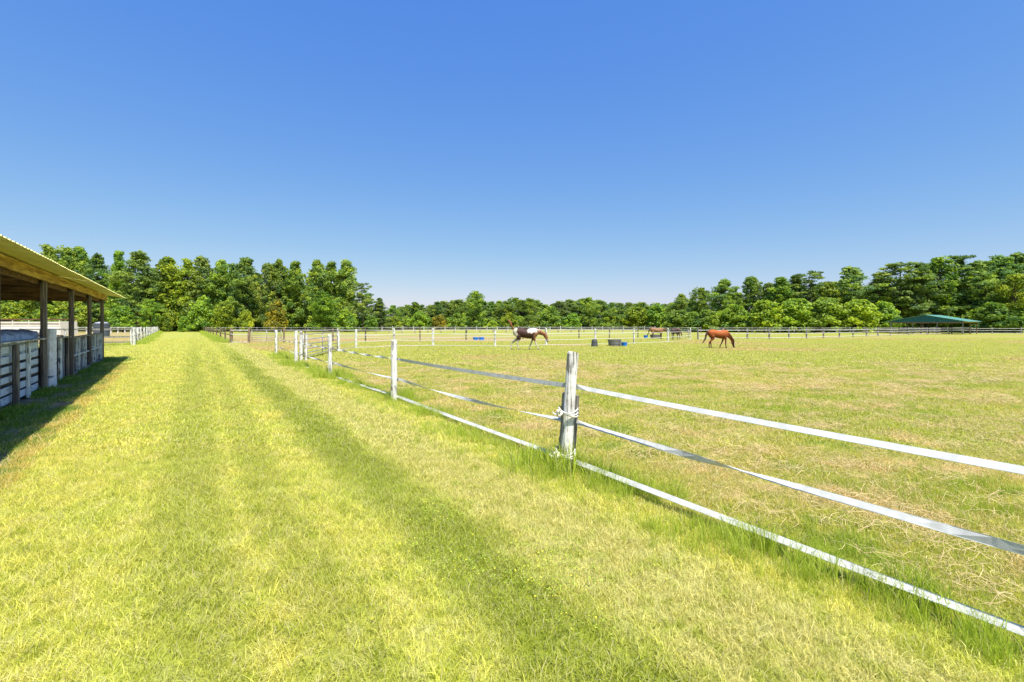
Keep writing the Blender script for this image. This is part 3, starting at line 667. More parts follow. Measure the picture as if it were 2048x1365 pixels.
# brown post fence on the right of the far lane
a, b = G(461, 687), G(402, 662.3); Dp = []
for k in range(13):
    f = (k / 12) ** 1.15; Dp.append(a.lerp(b, f))
for p in Dp: p.z = gh(p.y)
fence('brown post and rail fence along the right side of the far lane', Dp, 1.42, 0.085, M['brown_post'], (1.22, 0.80, 0.12), 'rail', 'rail_fence', jit=0.03, seed=4, wid=0.07, line_mat=M['brown_post'])
fence('short brown fence stretch between the lane corner and the grey gate', [G(463, 687), G(498, 687)], 1.40, 0.12, M['brown_post'], (1.22, 0.85, 0.12), 'rail', 'rail_fence', seed=5, wid=0.06, line_mat=M['rail'])
Dd = [G(568, 686), G(610, 684.5), G(666, 684), G(731, 684), G(840, 684), G(932, 682), G(1046, 679.5), G(1158, 677.5), G(1219, 677), G(1276, 676)]
fence('brown and dark post tape fence crossing behind the blue tubs', Dd, 1.42, 0.075, [M['brown_post'], M['dark_post']], (1.2, 0.8, 0.42), 'tape', jit=0.04, seed=6, wid=0.035)
# far rails before the woods
E1 = [G(x_, 666.2 + (0.6 * math.sin(x_ * .01))) for x_ in list(range(412, 770, 34)) + list(range(778, 1420, 26))]
fence('long two rail fence before the distant treeline', E1, 1.42, 0.09, M['grey_post'], (1.22, 0.72), 'rail', 'rail_fence', jit=0.04, seed=7, wid=0.06, line_mat=M['rail'])
E2 = [G(x_, 664.3) for x_ in range(764, 1330, 21)]
fence('farther pale rail fence with closely set posts before the middle woods', E2, 1.6, 0.09, M['white_post'], (1.35, 0.5), 'rail', 'rail_fence', jit=0.04, seed=8, wid=0.06, line_mat=M['rail'])
E3 = [G(x_, 666.6) for x_ in range(1420, 2160, 28)]
fence('long pale rail fence in front of the right hand woods', E3, 1.42, 0.09, M['grey_post'], (1.2, 0.7), 'rail', 'rail_fence', jit=0.04, seed=9, wid=0.07, line_mat=M['rail'])
# left of the lane
a, b = G(268, 691), G(318, 664); Fp = [a.lerp(b, (k / 13) ** 1.25) for k in range(14)]
for p in Fp: p.z = gh(p.y)
fence('white post fence along the left side of the far lane', Fp, 1.46, 0.12, M['white_post'], (1.25, 0.75, 0.3), 'rail', 'rail_fence', seed=10, wid=0.09, line_mat=M['grey_post'])
Fs = [G(262, 691), G(205, 692), G(130, 693), G(40, 694)]
fence('grey rails closing the sandy corral beyond the barn end', Fs, 1.42, 0.08, M['white_post'], (1.35, 0.72, 0.28), 'rail', 'rail_fence', seed=11, wid=0.12, line_mat=M['grey_post'])
Ff = [G(x_, 667) for x_ in (-30, 10, 50, 90, 125, 155, 173, 190, 206, 222, 236, 250, 264, 282)]
fence('white board fence at the back of the sandy corral', Ff, 1.42, 0.13, M['white_post'], (1.32, 0.80), 'rail', 'rail_fence', seed=12, wid=0.12, line_mat=M['rail'])
fence('rusty pipe rail fence in front of the white stock trailer', [G(x_, 676) for x_ in (-12, 8, 30, 59, 92, 125)], 1.3, 0.05, M['rust'], (1.25,), 'rail', 'rail_fence', seed=13, wid=0.06, line_mat=M['rust'])

P, s, r = along(Dp + [], 6, 0.5, 1.0, 1.9, -0.3); P2, s2, r2 = along(Fp, 6, 0.45, 1.0, 1.8, 0.35); P3, s3, r3 = along([G(262, 692), G(150, 693)], 10, 0.35, 0.8, 1.5)
scatter('tall_grass', 'rough green grass under the fences either side of the far lane', np.concatenate([P, P2, P3]), np.concatenate([s, s2, s3]), np.concatenate([r, r2, r3]), tp)

def gate(label, a, b, h, z0, bars, name='tube_gate', brace=True):
    e = empty(name, label, 'gate', tuple(a)); d = (b - a); L = d.length; dn = d.normalized()
    def P_(u_, z): return a + dn * u_ + Vector((0, 0, z)) - a
    for k in range(bars):
        z = z0 + (h - z0) * (k / (bars - 1)) ** 1.2
        MB().sweep([P_(0.03, z), P_(L - .03, z)], [0.021] * 2, 7).build('bar', M['gate_steel'], e, smooth=True)
    for u_ in (0.03, L / 2, L - 0.03):
        MB().sweep([P_(u_, z0), P_(u_, h)], [0.024] * 2, 7).build('upright', M['gate_steel'], e, smooth=True)
    return e
ga, gb = G(606, 721), G(675, 703.5)
gate('grey tubular gate standing beside the fourth white post of the near fence', ga, gb, 1.25, 0.18, 6)
gp = empty('gate_post', 'pair of white posts tied together carrying the near tubular gate', 'post', tuple(G(602, 722)))
for k, (dx, dy, h) in enumerate(((0, 0, 1.40), (0.17, 0.12, 1.22))):
    m_ = post_mb(h, 0.075, 9, (0.03 * k, 0), 0.07, 300 + k); m_.v = [(v[0] + dx, v[1] + dy, v[2]) for v in m_.v]; m_.build('post', M['white_post'], gp)
gate('grey farm gate hung between thick brown posts right of the far lane', G(503, 687), G(563, 686), 1.22, 0.2, 6)
gate('farm gate between white posts behind the dark brown horse', G(1339, 680), G(1378, 680), 1.15, 0.25, 5)

# ------------------------------------------------------------------ tubs, buckets
def oval_trough(label, loc, L, Wd, H, rz=0, mat='tub_grey', group=None):
    e = empty('water_trough', label, 'trough', tuple(loc), rz, group)
    prof = [(0.80, 0)]
    for k in range(4):
        z0 = H * (0.04 + k * 0.23); prof += [(0.82 + .04 * k, z0), (0.86 + .04 * k, z0 + H * .06), (0.86 + .04 * k, z0 + H * .13), (0.835 + .04 * k, z0 + H * .18)]
    prof += [(0.985, H * .93), (1.0, H * .94), (1.0, H), (0.93, H), (0.90, H * .8)]
    m_ = MB(); m_.lathe(prof, 32, sx=L / 2, sy=Wd / 2); m_.f = m_.f[:-1]; m_.build('tub', M[mat], e, smooth=False)
    w = MB(); w.lathe([(0.905, H * .78), (0.905, H * .80)], 24, sx=L / 2, sy=Wd / 2); w.build('water', M['water'], e)
    MB().box(L * .30, L * .42, -Wd / 2 - .005, -Wd / 2 + .06, H * .08, H * .7).build('rib_support', M[mat], e)
    return e
def tub(name, label, cat, loc, r0, r1, H, mat, rz=0, oval=1.0, group=None):
    e = empty(name, label, cat, tuple(loc), rz, group); m_ = MB()
    m_.lathe([(r0 * .96, 0), (r0, .015), (r1 * .97, H * .86), (r1 * 1.04, H * .88), (r1 * 1.04, H), (r1 * .95, H), (r1 * .9, H * .5), (r0 * .9, .03)], 20, sx=1, sy=oval)
    m_.build('body', M[mat], e, smooth=False)
    h_ = MB(); pts = [(r1 * 1.05 * math.cos(a_), 0.02 + .1 * math.sin(a_) * r1, H * .93 + r1 * .55 * math.sin(a_)) for a_ in [math.pi * k / 10 for k in range(11)]]
    h_.sweep(pts, [.006] * 11, 5); h_.build('handle', M['gate_steel'], e); return e
oval_trough('large grey ribbed trough under the back fence, blue tub at its side', G(1229, 693), 1.10, 0.9, 0.54)
tub('feed_tub', 'blue tub touching the right side of the large grey trough', 'tub', G(1248.5, 693), 0.20, 0.235, 0.32, 'blue')
tub('feed_tub', 'left one of the two blue tubs standing side by side on the grass', 'tub', G(951.5, 682), 0.27, 0.31, 0.38, 'blue', oval=.8)
tub('feed_tub', 'right one of the two blue tubs standing side by side on the grass', 'tub', G(963, 682.4), 0.27, 0.30, 0.40, 'blue', oval=.8)
tub('feed_tub', 'blue tub on the grass just left of the far dark trough', 'tub', G(1291.5, 677), 0.24, 0.28, 0.40, 'blue')
oval_trough('far dark trough below the bay horse', G(1311, 677.3), 1.5, 1.0, 0.5)
dr = empty('barrel_tub', 'dark tapering barrel standing at a white fence post left of the grey trough', 'barrel', tuple(G(1189, 694.5)))
m_ = MB(); m_.lathe([(0.26, 0), (0.27, .03), (0.25, .12), (.262, .14), (.25, .16), (0.225, .42), (.235, .44), (.22, .46), (.20, .55), (.15, .58)], 18); m_.build('body', M['tub_dark'], dr)
MB().lathe([(0.12, .58), (.12, .61), (.09, .615)], 14).build('lid', M['tub_grey'], dr)

# ------------------------------------------------------------------ stock trailer and tank, beyond the barn
tr = empty('stock_trailer', 'long white slatted stock trailer parked beyond the barn', 'trailer', tuple(At(138, 58)))
MB().box(-10.2, -7.6, -1.1, 1.1, 0.55, 2.35).build('front_cabin', M['trailer_white'], tr, 'smooth white front cabin', bevel=0.04)
MB().box(-9.1, -8.3, -1.125, -1.102, 0.7, 2.2).build('door', M['trailer_white'], tr, bevel=0.01)
for k in range(5): MB().box(-7.6, 0, -1.1, -1.06, 0.6 + k * 0.33, 0.6 + k * 0.33 + (0.30 if k < 3 else 0.22)).build('side_slat', M['trailer_tan'] if k > 2 else M['trailer_white'], tr, bevel=0.01)
MB().box(-7.6, 0, -1.0, 1.1, 0.55, 0.62).build('floor_deck', M['trailer_tan'], tr); MB().box(-7.6, 0, 1.06, 1.1, 0.6, 2.2).build('far_side', M['trailer_tan'], tr)
MB().box(-0.04, 0, -1.05, 1.05, 0.62, 2.2).build('rear_gate', M['trailer_tan'], tr)
MB().box(-10.3, 0.05, -1.16, 1.16, 2.36, 2.46).build('roof', M['rust'], tr, 'thin brown trailer roof', bevel=0.02)
for x_ in (-7.5, -5.6, -3.7, -1.85, -0.1): MB().box(x_ - .05, x_ + .05, -1.13, -1.102, 0.55, 2.3).build('stake', M['trailer_tan'], tr)
for x_ in (-2.9, -1.9):
    for yy in (-1.12, 0.95):
        m_ = MB(); m_.sweep([(x_, yy - .08, .36), (x_, yy + .12, .36)], [.36, .36], 18); wh = m_.build('wheel', M['tyre'], tr)
        m_ = MB(); m_.sweep([(x_, yy - .095, .36), (x_, yy - .07, .36)], [.19, .19], 12); m_.build('rim', M['trailer_white'], wh)
m_ = MB(); pts = [(-2.4 + .95 * math.cos(a_), -1.16, .40 + .47 * math.sin(a_)) for a_ in [math.pi * k / 12 for k in range(13)]]
m_.sweep(pts, [(.03, .11)] * 13, 6, side=(0, 0, 1)); m_.build('mudguard', M['trailer_tan'], tr)
tk = empty('water_tank', 'dark round water tank with pale lid behind the corral fence', 'tank', tuple(At(203, 78)))
m_ = MB(); m_.lathe([(1.02, 0), (1.05, .05)] + [x_ for k in range(5) for x_ in ((1.05, .2 + k * .36), (1.02, .24 + k * .36), (1.02, .30 + k * .36), (1.05, .34 + k * .36))] + [(1.05, 1.98), (.98, 2.06)], 28); m_.build('shell', M['tank'], tk)
MB().lathe([(.98, 2.062), (.75, 2.2), (.35, 2.28), (.3, 2.285)], 24).build('dome', M['tank_rim'], tk, smooth=True); MB().lathe([(.26, 2.286), (.26, 2.36)], 16).build('lid', M['tank'], tk)

# ------------------------------------------------------------------ green run-in shelter
SB = G(1926, 669.3); sa, sb = EX, EY
sh = empty('shelter', 'open field shelter with teal gable before the right hand woods', 'shelter', tuple(SB), math.atan2(EX.y, EX.x))
SW, SLn, EH, RH = 11.6, 9.8, 2.42, 1.22      # local x: 0 .. -SW along the gable, local y: 0 .. SLn going back
for x_ in (0, -3.9, -7.8, -SW):
    for y_ in (0, SLn / 2, SLn):
        if (x_ in (-3.9,) and y_ == SLn / 2): continue
        m_ = post_mb(EH + (.6 if x_ not in (0, -SW) else 0.02), 0.10, 8, seed=int(x_ * 7 + y_), jit=.03); m_.v = [(v[0] + x_, v[1] + y_, v[2]) for v in m_.v]
        m_.build('post', M['brown_post'] if y_ else M['grey_post'], sh)
def zr(x_): return EH + 0.22 + RH * (1 - abs(x_ + SW / 2) / (SW / 2))
n_g = 24
for k in range(n_g):
    xa, xb = -SW * k / n_g - .01, -SW * (k + 1) / n_g + .01; za, zb = zr(xa) - .03, zr(xb) - .03; y0 = -0.14 - (0.02 if k % 2 else 0)
    m_ = MB(); m_.v = [(xa, y0, EH - .02), (xb, y0, EH - .02), (xb, y0, zb), (xa, y0, za)] + [(xa, y0 + .03, EH - .02), (xb, y0 + .03, EH - .02), (xb, y0 + .03, zb), (xa, y0 + .03, za)]
    m_.f = [(0, 1, 2, 3), (7, 6, 5, 4), (0, 4, 5, 1), (1, 5, 6, 2), (2, 6, 7, 3), (3, 7, 4, 0)]; m_.build('gable_panel', M['teal'], sh)
for sgn in (1, -1):
    for k in range(11):
        y0, y1 = -0.5 + k * (SLn + 1.0) / 11 + .008, -0.5 + (k + 1) * (SLn + 1.0) / 11 - .008
        xe = 0.75 if sgn > 0 else -SW - .6; ze = zr(0) - 0.75 * RH / (SW / 2) if sgn > 0 else zr(-SW) - .6 * RH / (SW / 2)
        m_ = MB(); m_.v = [(-SW / 2, y0, zr(-SW / 2)), (-SW / 2, y1, zr(-SW / 2)), (xe, y1, ze), (xe, y0, ze)]; m_.v += [(v[0], v[1], v[2] + .05) for v in m_.v]
        m_.f = [(0, 1, 2, 3), (7, 6, 5, 4), (0, 4, 5, 1), (1, 5, 6, 2), (2, 6, 7, 3), (3, 7, 4, 0)]; m_.build('roof_panel', M['teal_roof'], sh)
for y_ in (0, SLn / 2, SLn): MB().box(-SW, 0.1, y_ - .03, y_ + .03, EH - .25, EH).build('tie_beam', M['brown_post'], sh)
for x_ in (0.12, -SW - .12): MB().box(x_ - .03, x_ + .03, 0, SLn, EH - .12, EH + .16).build('side_beam', M['header'], sh)

# ------------------------------------------------------------------ horses
def coat(name, fn):
    t = NT(name); co = objco(t); c = fn(t, co); n = t.noise(co, 14, 3)
    c = t.mix(t.ramp(n, .4, .65, 0, .25), c, t.mix(1.0, c, (0.6, 0.55, 0.5), 'MULTIPLY')); t.bsdf(c, 0.6, n, .1, .01, 0, .2); return t.m
def zc(t, co): return t.dot(co, (0, 0, 1))
def xc(t, co): return t.dot(co, (1, 0, 0))
def chest(t, co):
    z = zc(t, co); c = t.mix(t.ramp(z, .85, 1.35), (0.20, 0.055, 0.015), (0.36, 0.095, 0.020)); c = t.mix(t.ramp(z, .55, .40), c, (0.10, 0.035, 0.02))
    return c
def bay(t, co):
    z = zc(t, co); return t.mix(t.ramp(z, .75, .55), (0.27, 0.145, 0.07), (0.05, 0.03, 0.02))
def dark(t, co): return t.mix(t.ramp(t.noise(co, 2.5), .4, .6), (0.10, 0.055, 0.045), (0.17, 0.10, 0.09))
def paint(t, co):
    z, x = zc(t, co), xc(t, co); n = t.noise(co, 5.5, 5, .7); xn = t.math('ADD', x, t.math('MULTIPLY', t.math('SUBTRACT', n, .5), .55)); zn = t.math('ADD', z, t.math('MULTIPLY', t.math('SUBTRACT', n, .5), .5))
    c = t.mix(t.ramp(xn, .35, .75), (0.058, 0.026, 0.021), (0.26, 0.115, 0.055))
    w = t.math('MULTIPLY', t.ramp(xn, .02, .22), t.ramp(xn, .92, .60)); w = t.math('MULTIPLY', w, t.ramp(zn, 1.08, 1.26)); c = t.mix(w, c, (0.72, 0.67, 0.60))
    c = t.mix(t.ramp(xn, -.56, -.66), c, (0.55, 0.50, 0.38)); c = t.mix(t.ramp(zn, .70, .60), c, (0.52, 0.47, 0.37))
    c = t.mix(t.math('MULTIPLY', t.ramp(xn, 1.25, 1.32), t.ramp(z, .8, .7)), c, (0.30, 0.25, 0.21))
    return c
M['coat_chestnut'] = coat('chestnut_coat', chest); M['coat_bay'] = coat('bay_coat', bay); M['coat_dark'] = coat('dark_brown_coat', dark); M['coat_paint'] = coat('paint_coat', paint)
M['hair_dark'] = plain('dark_horse_hair', (0.07, 0.035, 0.02), .7); M['hair_red'] = plain('reddish_horse_hair', (0.22, 0.08, 0.035), .7)
M['blaze'] = plain('white_face_blaze', (0.75, 0.70, 0.64), .7); M['eye'] = plain('dark_eye', (0.01, 0.008, 0.006), .1)
def horse(label, loc, rz, sc, mat, hair, neck, head, legs, tail, blaze=False):
    """side profile in x (nose to +x); neck/head: lists of (x, z, side radius, in-plane radius); legs: joint chains"""
    e = empty('horse', label, 'horse', tuple(loc), rz); e.scale = (sc,) * 3
    m_ = MB(); Y = (0, 1, 0)
    tor = [(-.86, 1.20, .05, .08), (-.83, 1.20, .15, .18), (-.72, 1.19, .235, .26), (-.55, 1.19, .27, .30), (-.35, 1.16, .275, .31), (-.12, 1.11, .285, .30), (.12, 1.08, .29, .315), (.34, 1.09, .27, .335), (.54, 1.13, .23, .33), (.68, 1.14, .18, .27), (.78, 1.13, .09, .15)]
    m_.sweep([(a[0], 0, a[1]) for a in tor], [(a[2], a[3]) for a in tor], 16, side=Y)
    m_.sweep([(a[0], 0, a[1]) for a in neck], [(a[2], a[3]) for a in neck], 14, side=Y)
    m_.sweep([(a[0], 0, a[1]) for a in head], [(a[2], a[3]) for a in head], 12, side=Y)
    d = (Vector((head[-1][0], 0, head[-1][1])) - Vector((head[0][0], 0, head[0][1]))).normalized(); up_ = Vector((-d.z, 0, d.x)) ; 
    if up_.dot(Vector((.7, 0, .7))) < 0: up_ = -up_
    h0 = Vector((head[1][0], 0, head[1][1]))
    for s_ in (-1, 1):
        b_ = h0 - d * .06 + up_ * .06 + Vector((0, s_ * .065, 0)); m_.sweep([b_, b_ - d * .07 + up_ * .05, b_ - d * .15 + up_ * .07], [.035, .032, .008], 6)
    for ch in legs: m_.sweep([(a[0], a[3], a[1]) for a in ch], [(a[2] * .9, a[2]) if len(a) < 5 else (a[2], a[4]) for a in ch], 10, side=Y)
    b = m_.build('body', mat, e, smooth=True)
    rm = b.modifiers.new('remesh', 'REMESH'); rm.mode = 'VOXEL'; rm.voxel_size = 0.022; rm.use_smooth_shade = True
    sm = b.modifiers.new('smooth', 'SMOOTH'); sm.factor = .5; sm.iterations = 3
    for ch in legs:
        x_, z_, r_, y_ = ch[-1][:4]; k_ = MB(); k_.sweep([(x_ + .035, y_, z_ - .055), (x_ + .02, y_, z_ - .01), (x_, y_, z_ + .05)], [.068, .060, .045], 10); k_.build('hoof', M['hoof'], e)
    # mane
    mm = MB(); rd = random.Random(5)
    for i in range(26):
        f = i / 25 * (len(neck) - 1); k = min(int(f), len(neck) - 2); u_ = f - k
        p = Vector((neck[k][0] + (neck[k + 1][0] - neck[k][0]) * u_, 0, neck[k][1] + (neck[k + 1][1] - neck[k][1]) * u_)); t_ = Vector((neck[k + 1][0] - neck[k][0], 0, neck[k + 1][1] - neck[k][1])).normalized()
        n_ = Vector((-t_.z, 0, t_.x)); n_ = n_ if n_.dot(Vector((.6, 0, .8))) > 0 else -n_; rr_ = neck[k][3] + (neck[k + 1][3] - neck[k][3]) * u_
        c0 = p + n_ * (rr_ - .02); c1 = p + n_ * (rr_ * .7) + Vector((rd.uniform(-.03, .03), -.10, -.05)); c2 = c1 + Vector((rd.uniform(-.03, .03), -.03, -.12))
        mm.sweep([c0, c1, c2], [(.02, .035), (.018, .03), .006], 5)
    mm.build('mane', hair, e, smooth=True)
    tt = MB(); rd = random.Random(8)
    for i in range(9):
        pts = [(a[0] + rd.uniform(-.6, .6) * a[2], rd.uniform(-.6, .6) * a[2], a[1] + rd.uniform(-.3, .3) * a[2]) for a in tail]; tt.sweep(pts, [max(.008, a[2] * .6) for a in tail], 6)
    tt.build('tail', hair, e, smooth=True)
    for s_ in (-1, 1):
        p = h0 + d * .14 + up_ * .045 + Vector((0, s_ * (head[1][2] * .92), 0)); k_ = MB(); k_.lathe([(.004, -.016), (.014, -.01), (.018, 0), (.014, .01), (.004, .016)], 8, tuple(p)); k_.build('eye', M['eye'], e, smooth=True)
    if blaze:
        k_ = MB(); p0 = h0 + d * .06 + up_ * (head[1][3] * .93); p1 = Vector((head[-2][0], 0, head[-2][1])) + up_ * (head[-2][3] * .98)
        k_.sweep([p0, p0.lerp(p1, .5) + up_ * .004, p1], [(.022, .02), (.03, .022), (.045, .025)], 8, side=Y); k_.build('blaze', M['blaze'], e, smooth=True)
    return e
def hind(x, y, dx=0):   # hip .. hoof with knee forward and hock backward
    return [(-.62, 1.12, .19, y * .6, ), (-.50, .92, .165, y), (-.46 + dx * .2, .76, .11, y), (-.62 + dx * .6, .56, .062, y), (-.665 + dx * .8, .48, .058, y), (-.65 + dx, .28, .040, y), (-.65 + dx, .15, .045, y), (-.62 + dx, .07, .045, y)]
def fore(y, dx=0):
    return [(.50, 1.05, .15, y * .7), (.50, .86, .115, y), (.50 + dx * .2, .70, .075, y), (.50 + dx * .5, .46, .053, y), (.50 + dx * .55, .42, .053, y), (.50 + dx * .85, .25, .036, y), (.50 + dx * .95, .15, .043, y), (.53 + dx, .07, .042, y)]
graze_neck = [(.52, 1.20, .15, .25), (.70, 1.10, .13, .22), (.88, .94, .105, .17), (1.02, .76, .09, .14), (1.10, .60, .08, .115), (1.12, .52, .07, .09)]
graze_head = [(1.10, .58, .07, .09), (1.14, .48, .095, .135), (1.17, .36, .085, .115), (1.20, .23, .065, .085), (1.22, .12, .055, .07), (1.23, .06, .05, .055), (1.235, .03, .03, .035)]
tail_hang = [(-.84, 1.30, .05), (-.93, 1.22, .06), (-1.0, 1.0, .07), (-1.07, .75, .07), (-1.18, .52, .05), (-1.28, .40, .02)]
horse('chestnut horse with white blaze grazing in the front paddock', G(1437, 697.3), R(3), 0.93, M['coat_chestnut'], M['hair_dark'], graze_neck, graze_head,
      [hind(0, -.14, -.16), hind(0, .14, .12), fore(-.13, .02), fore(.13, -.34)], tail_hang, blaze=True)
walk_neck = [(.48, 1.22, .15, .24), (.68, 1.22, .13, .20), (.88, 1.18, .105, .16), (1.06, 1.10, .09, .13), (1.20, 1.03, .08, .11), (1.26, 1.0, .07, .09)]
walk_head = [(1.20, 1.05, .07, .09), (1.27, .96, .095, .135), (1.33, .84, .085, .115), (1.38, .71, .065, .085), (1.42, .60, .055, .07), (1.44, .54, .05, .055), (1.45, .51, .03, .035)]
tail_up = [(-.82, 1.34, .05), (-.90, 1.50, .05), (-.98, 1.68, .06), (-1.04, 1.84, .07), (-1.13, 1.95, .06), (-1.20, 1.92, .02)]
horse('dark brown and white paint horse walking with lowered head and tail flicked up', G(1052, 701), R(2), 1.02, M['coat_paint'], M['hair_red'], walk_neck, walk_head,
      [hind(0, -.14, .12), hind(0, .14, -.32), fore(-.13, .26), fore(.13, -.30)], tail_up)
horse('bay horse standing head low behind the far trough', G(1314, 679), R(-4), 0.98, M['coat_bay'], M['hair_dark'], walk_neck, walk_head,
      [hind(0, -.14, .02), hind(0, .14, .1), fore(-.13, .02), fore(.13, -.04)], tail_hang)
horse('dark brown horse standing rear on beside the bay horse', G(1351, 680), R(112), 0.92, M['coat_dark'], M['hair_dark'], walk_neck, walk_head,
      [hind(0, -.14, .0), hind(0, .14, .08), fore(-.13, .05), fore(.13, -.05)], tail_hang)

# ------------------------------------------------------------------ trees
def tree_mesh(kind, seed, H=20.0):
    g = np.random.default_rng(seed); rd = random.Random(seed); tm = MB(); cl = []
    nseg = 9; bend = (rd.uniform(-.4, .4), rd.uniform(-.4, .4))
    if kind == 'shrub':
        spread, low = 0.48, 0.0
    spine = [Vector((bend[0] * (i / nseg) ** 2 * 1.5 + rd.uniform(-.1, .1), bend[1] * (i / nseg) ** 2 * 1.5, H * .96 * i / nseg - (.3 if i == 0 else 0))) for i in range(nseg + 1)]
    r0 = {'pine': .26, 'leafy': .24, 'column': .20, 'sparse': .20, 'shrub': .14}[kind]
    tm.sweep(spine, [r0 * (1 - .9 * i / nseg) + .02 for i in range(nseg + 1)], 8)
    def sp(f):
        k = min(int(f * nseg), nseg - 1); return spine[k].lerp(spine[k + 1], f * nseg - k)
    cfg = {'pine': (170, .14, .235, lambda f: (1 - .85 * f ** 5) * (0.82 + .18 * math.sin(f * 13)), (1.15, .52), 66), 'sparse': (80, .30, .24, lambda f: .95 * (1 - .5 * f), (.95, .5), 58),
           'leafy': (210, .05, .24, lambda f: (.66 + .34 * math.sin(math.pi * min(1, f * .9 + .1))) * (1 if f < .7 else 1 - (f - .7) * 2.4), (1.15, .95), 64), 'column': (200, .03, .20, lambda f: (1 - .80 * f ** 3.2) * (.78 + .22 * math.sin(f * 15 + seed)), (.90, .85), 58),
           'shrub': (110, .03, .42, lambda f: (1 - .75 * f ** 1.5), (1.15, .85), 78)}[kind]
    n, low, wid, env, (ca, cb), nl = cfg
    for i in range(n):
        f = low + (1 - low) * ((i + rd.random()) / n); a = rd.uniform(0, 6.283); e = env((f - low) / (1 - low)) * wid * H * (rd.uniform(.40, 1.0) if rd.random() < .85 else rd.uniform(1.0, 1.3))
        e *= 0.84 + 0.42 * math.sin(2 * a + seed + 3 * f) * math.sin(8 * f + seed * 1.3)
        b = sp(min(f, .98)); rise = (.10 if kind in ('pine', 'sparse') else .35) * e
        c = b + Vector((math.cos(a) * e, math.sin(a) * e, rise - (.02 * H if kind == 'pine' else 0) * rd.random()))
        sz = rd.uniform(.55, 1.35) * (1.0 if f < .85 else .75); tone = min(1, max(0, rd.gauss(.42, .30)))
        cl.append((c, ca * sz, cb * sz, tone, nl))
        if rd.random() < .75: st = sp(max(.05, min(f, .98) - (.03 if kind in ('pine', 'sparse') else .10))); tm.sweep([st, st.lerp(c, .55) + Vector((0, 0, .1)), c], [.065 * (1.15 - f) + .02, .04 * (1.1 - f) + .015, .012], 5)
    cl.append((sp(.99), ca * .55, cb * .9, .6, nl // 2))
    V, F, T = [], [], []
    for (c, ra, rbz, tone, k) in cl:
        d = g.normal(size=(k, 3)); d /= np.linalg.norm(d, axis=1)[:, None]; rr = g.uniform(.25, 1.0, k) ** .6
        p = np.array(c) + d * rr[:, None] * np.array([ra, ra, rbz]); sz = g.uniform(.12, .30, k) * (1.0 if kind != 'shrub' else 1.15)
        nrm = d * .7 + g.normal(size=(k, 3)) * .6 + np.array([0, 0, .35]); nrm /= np.linalg.norm(nrm, axis=1)[:, None]
        u_ = np.cross(nrm, g.normal(size=(k, 3))); u_ /= np.linalg.norm(u_, axis=1)[:, None]; w_ = np.cross(nrm, u_)
        el = 1.5 if kind in ('pine', 'sparse') else 1.0
        base = len(V) * 1
        q4 = np.stack([p + (u_ * el * g.uniform(.7, 1.2, (k, 1))) * sz[:, None], p + w_ * g.uniform(.5, 1.1, (k, 1)) * sz[:, None] / el, p - (u_ * el * g.uniform(.7, 1.2, (k, 1))) * sz[:, None], p - w_ * g.uniform(.5, 1.1, (k, 1)) * sz[:, None] / el], 1)
        V.append(q4.reshape(-1, 3)); T.append(np.repeat(np.clip(tone + g.normal(0, .16, k), 0, 1), 4))
    V = np.concatenate(V); T = np.concatenate(T); nq = len(V) // 4
    me = bpy.data.meshes.new('crown_' + kind); me.vertices.add(len(V)); me.vertices.foreach_set('co', V.astype(np.float32).ravel())
    me.loops.add(nq * 4); me.loops.foreach_set('vertex_index', np.arange(nq * 4, dtype=np.int32)); me.polygons.add(nq)
    me.polygons.foreach_set('loop_start', np.arange(0, nq * 4, 4, dtype=np.int32)); me.polygons.foreach_set('loop_total', np.full(nq, 4, dtype=np.int32))
    at = me.attributes.new('tone', 'FLOAT', 'POINT'); at.data.foreach_set('value', T.astype(np.float32)); me.update(calc_edges=True); me.validate()
    me.materials.append(M['pine'] if kind in ('pine', 'sparse') else M['leaf'])
    return tm.mesh('trunk_' + kind, M['bark'], smooth=True), me
TM = {'pine': [tree_mesh('pine', 200 + i) for i in range(5)], 'leafy': [tree_mesh('leafy', 220 + i) for i in range(4)], 'column': [tree_mesh('column', 240 + i) for i in range(4)],
      'sparse': [tree_mesh('sparse', 260 + i) for i in range(3)], 'shrub': [tree_mesh('shrub', 280 + i, 8.0) for i in range(3)]}
rt = random.Random(11)
NAMES = {'pine': 'pine_tree', 'leafy': 'leafy_tree', 'column': 'columnar_tree', 'sparse': 'pine_tree', 'shrub': 'shrub'}
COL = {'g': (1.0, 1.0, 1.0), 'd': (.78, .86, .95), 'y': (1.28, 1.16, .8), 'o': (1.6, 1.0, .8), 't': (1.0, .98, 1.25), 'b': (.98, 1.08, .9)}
def tree(kind, px, top, d, col, label, wide=1.0, group=None):
    p = At(px, d); H0 = 8.0 if kind == 'shrub' else 20.0
    h = (HZ - top) / FPX * d + EYE - p.z; s_ = h / H0; tmesh, cmesh = rt.choice(TM[kind])
    e = empty(NAMES[kind], label, 'shrub' if kind == 'shrub' else 'tree', tuple(p), rt.uniform(0, 6.28), group); e.scale = (s_ * wide, s_ * wide, s_)
    a = link('trunk', tmesh, e); b = link('crown', cmesh, e); c = COL[col]; k = rt.uniform(.80, 1.22)
    b.color = (c[0] * k * rt.uniform(.94, 1.06), c[1] * k, c[2] * k, 1); return e
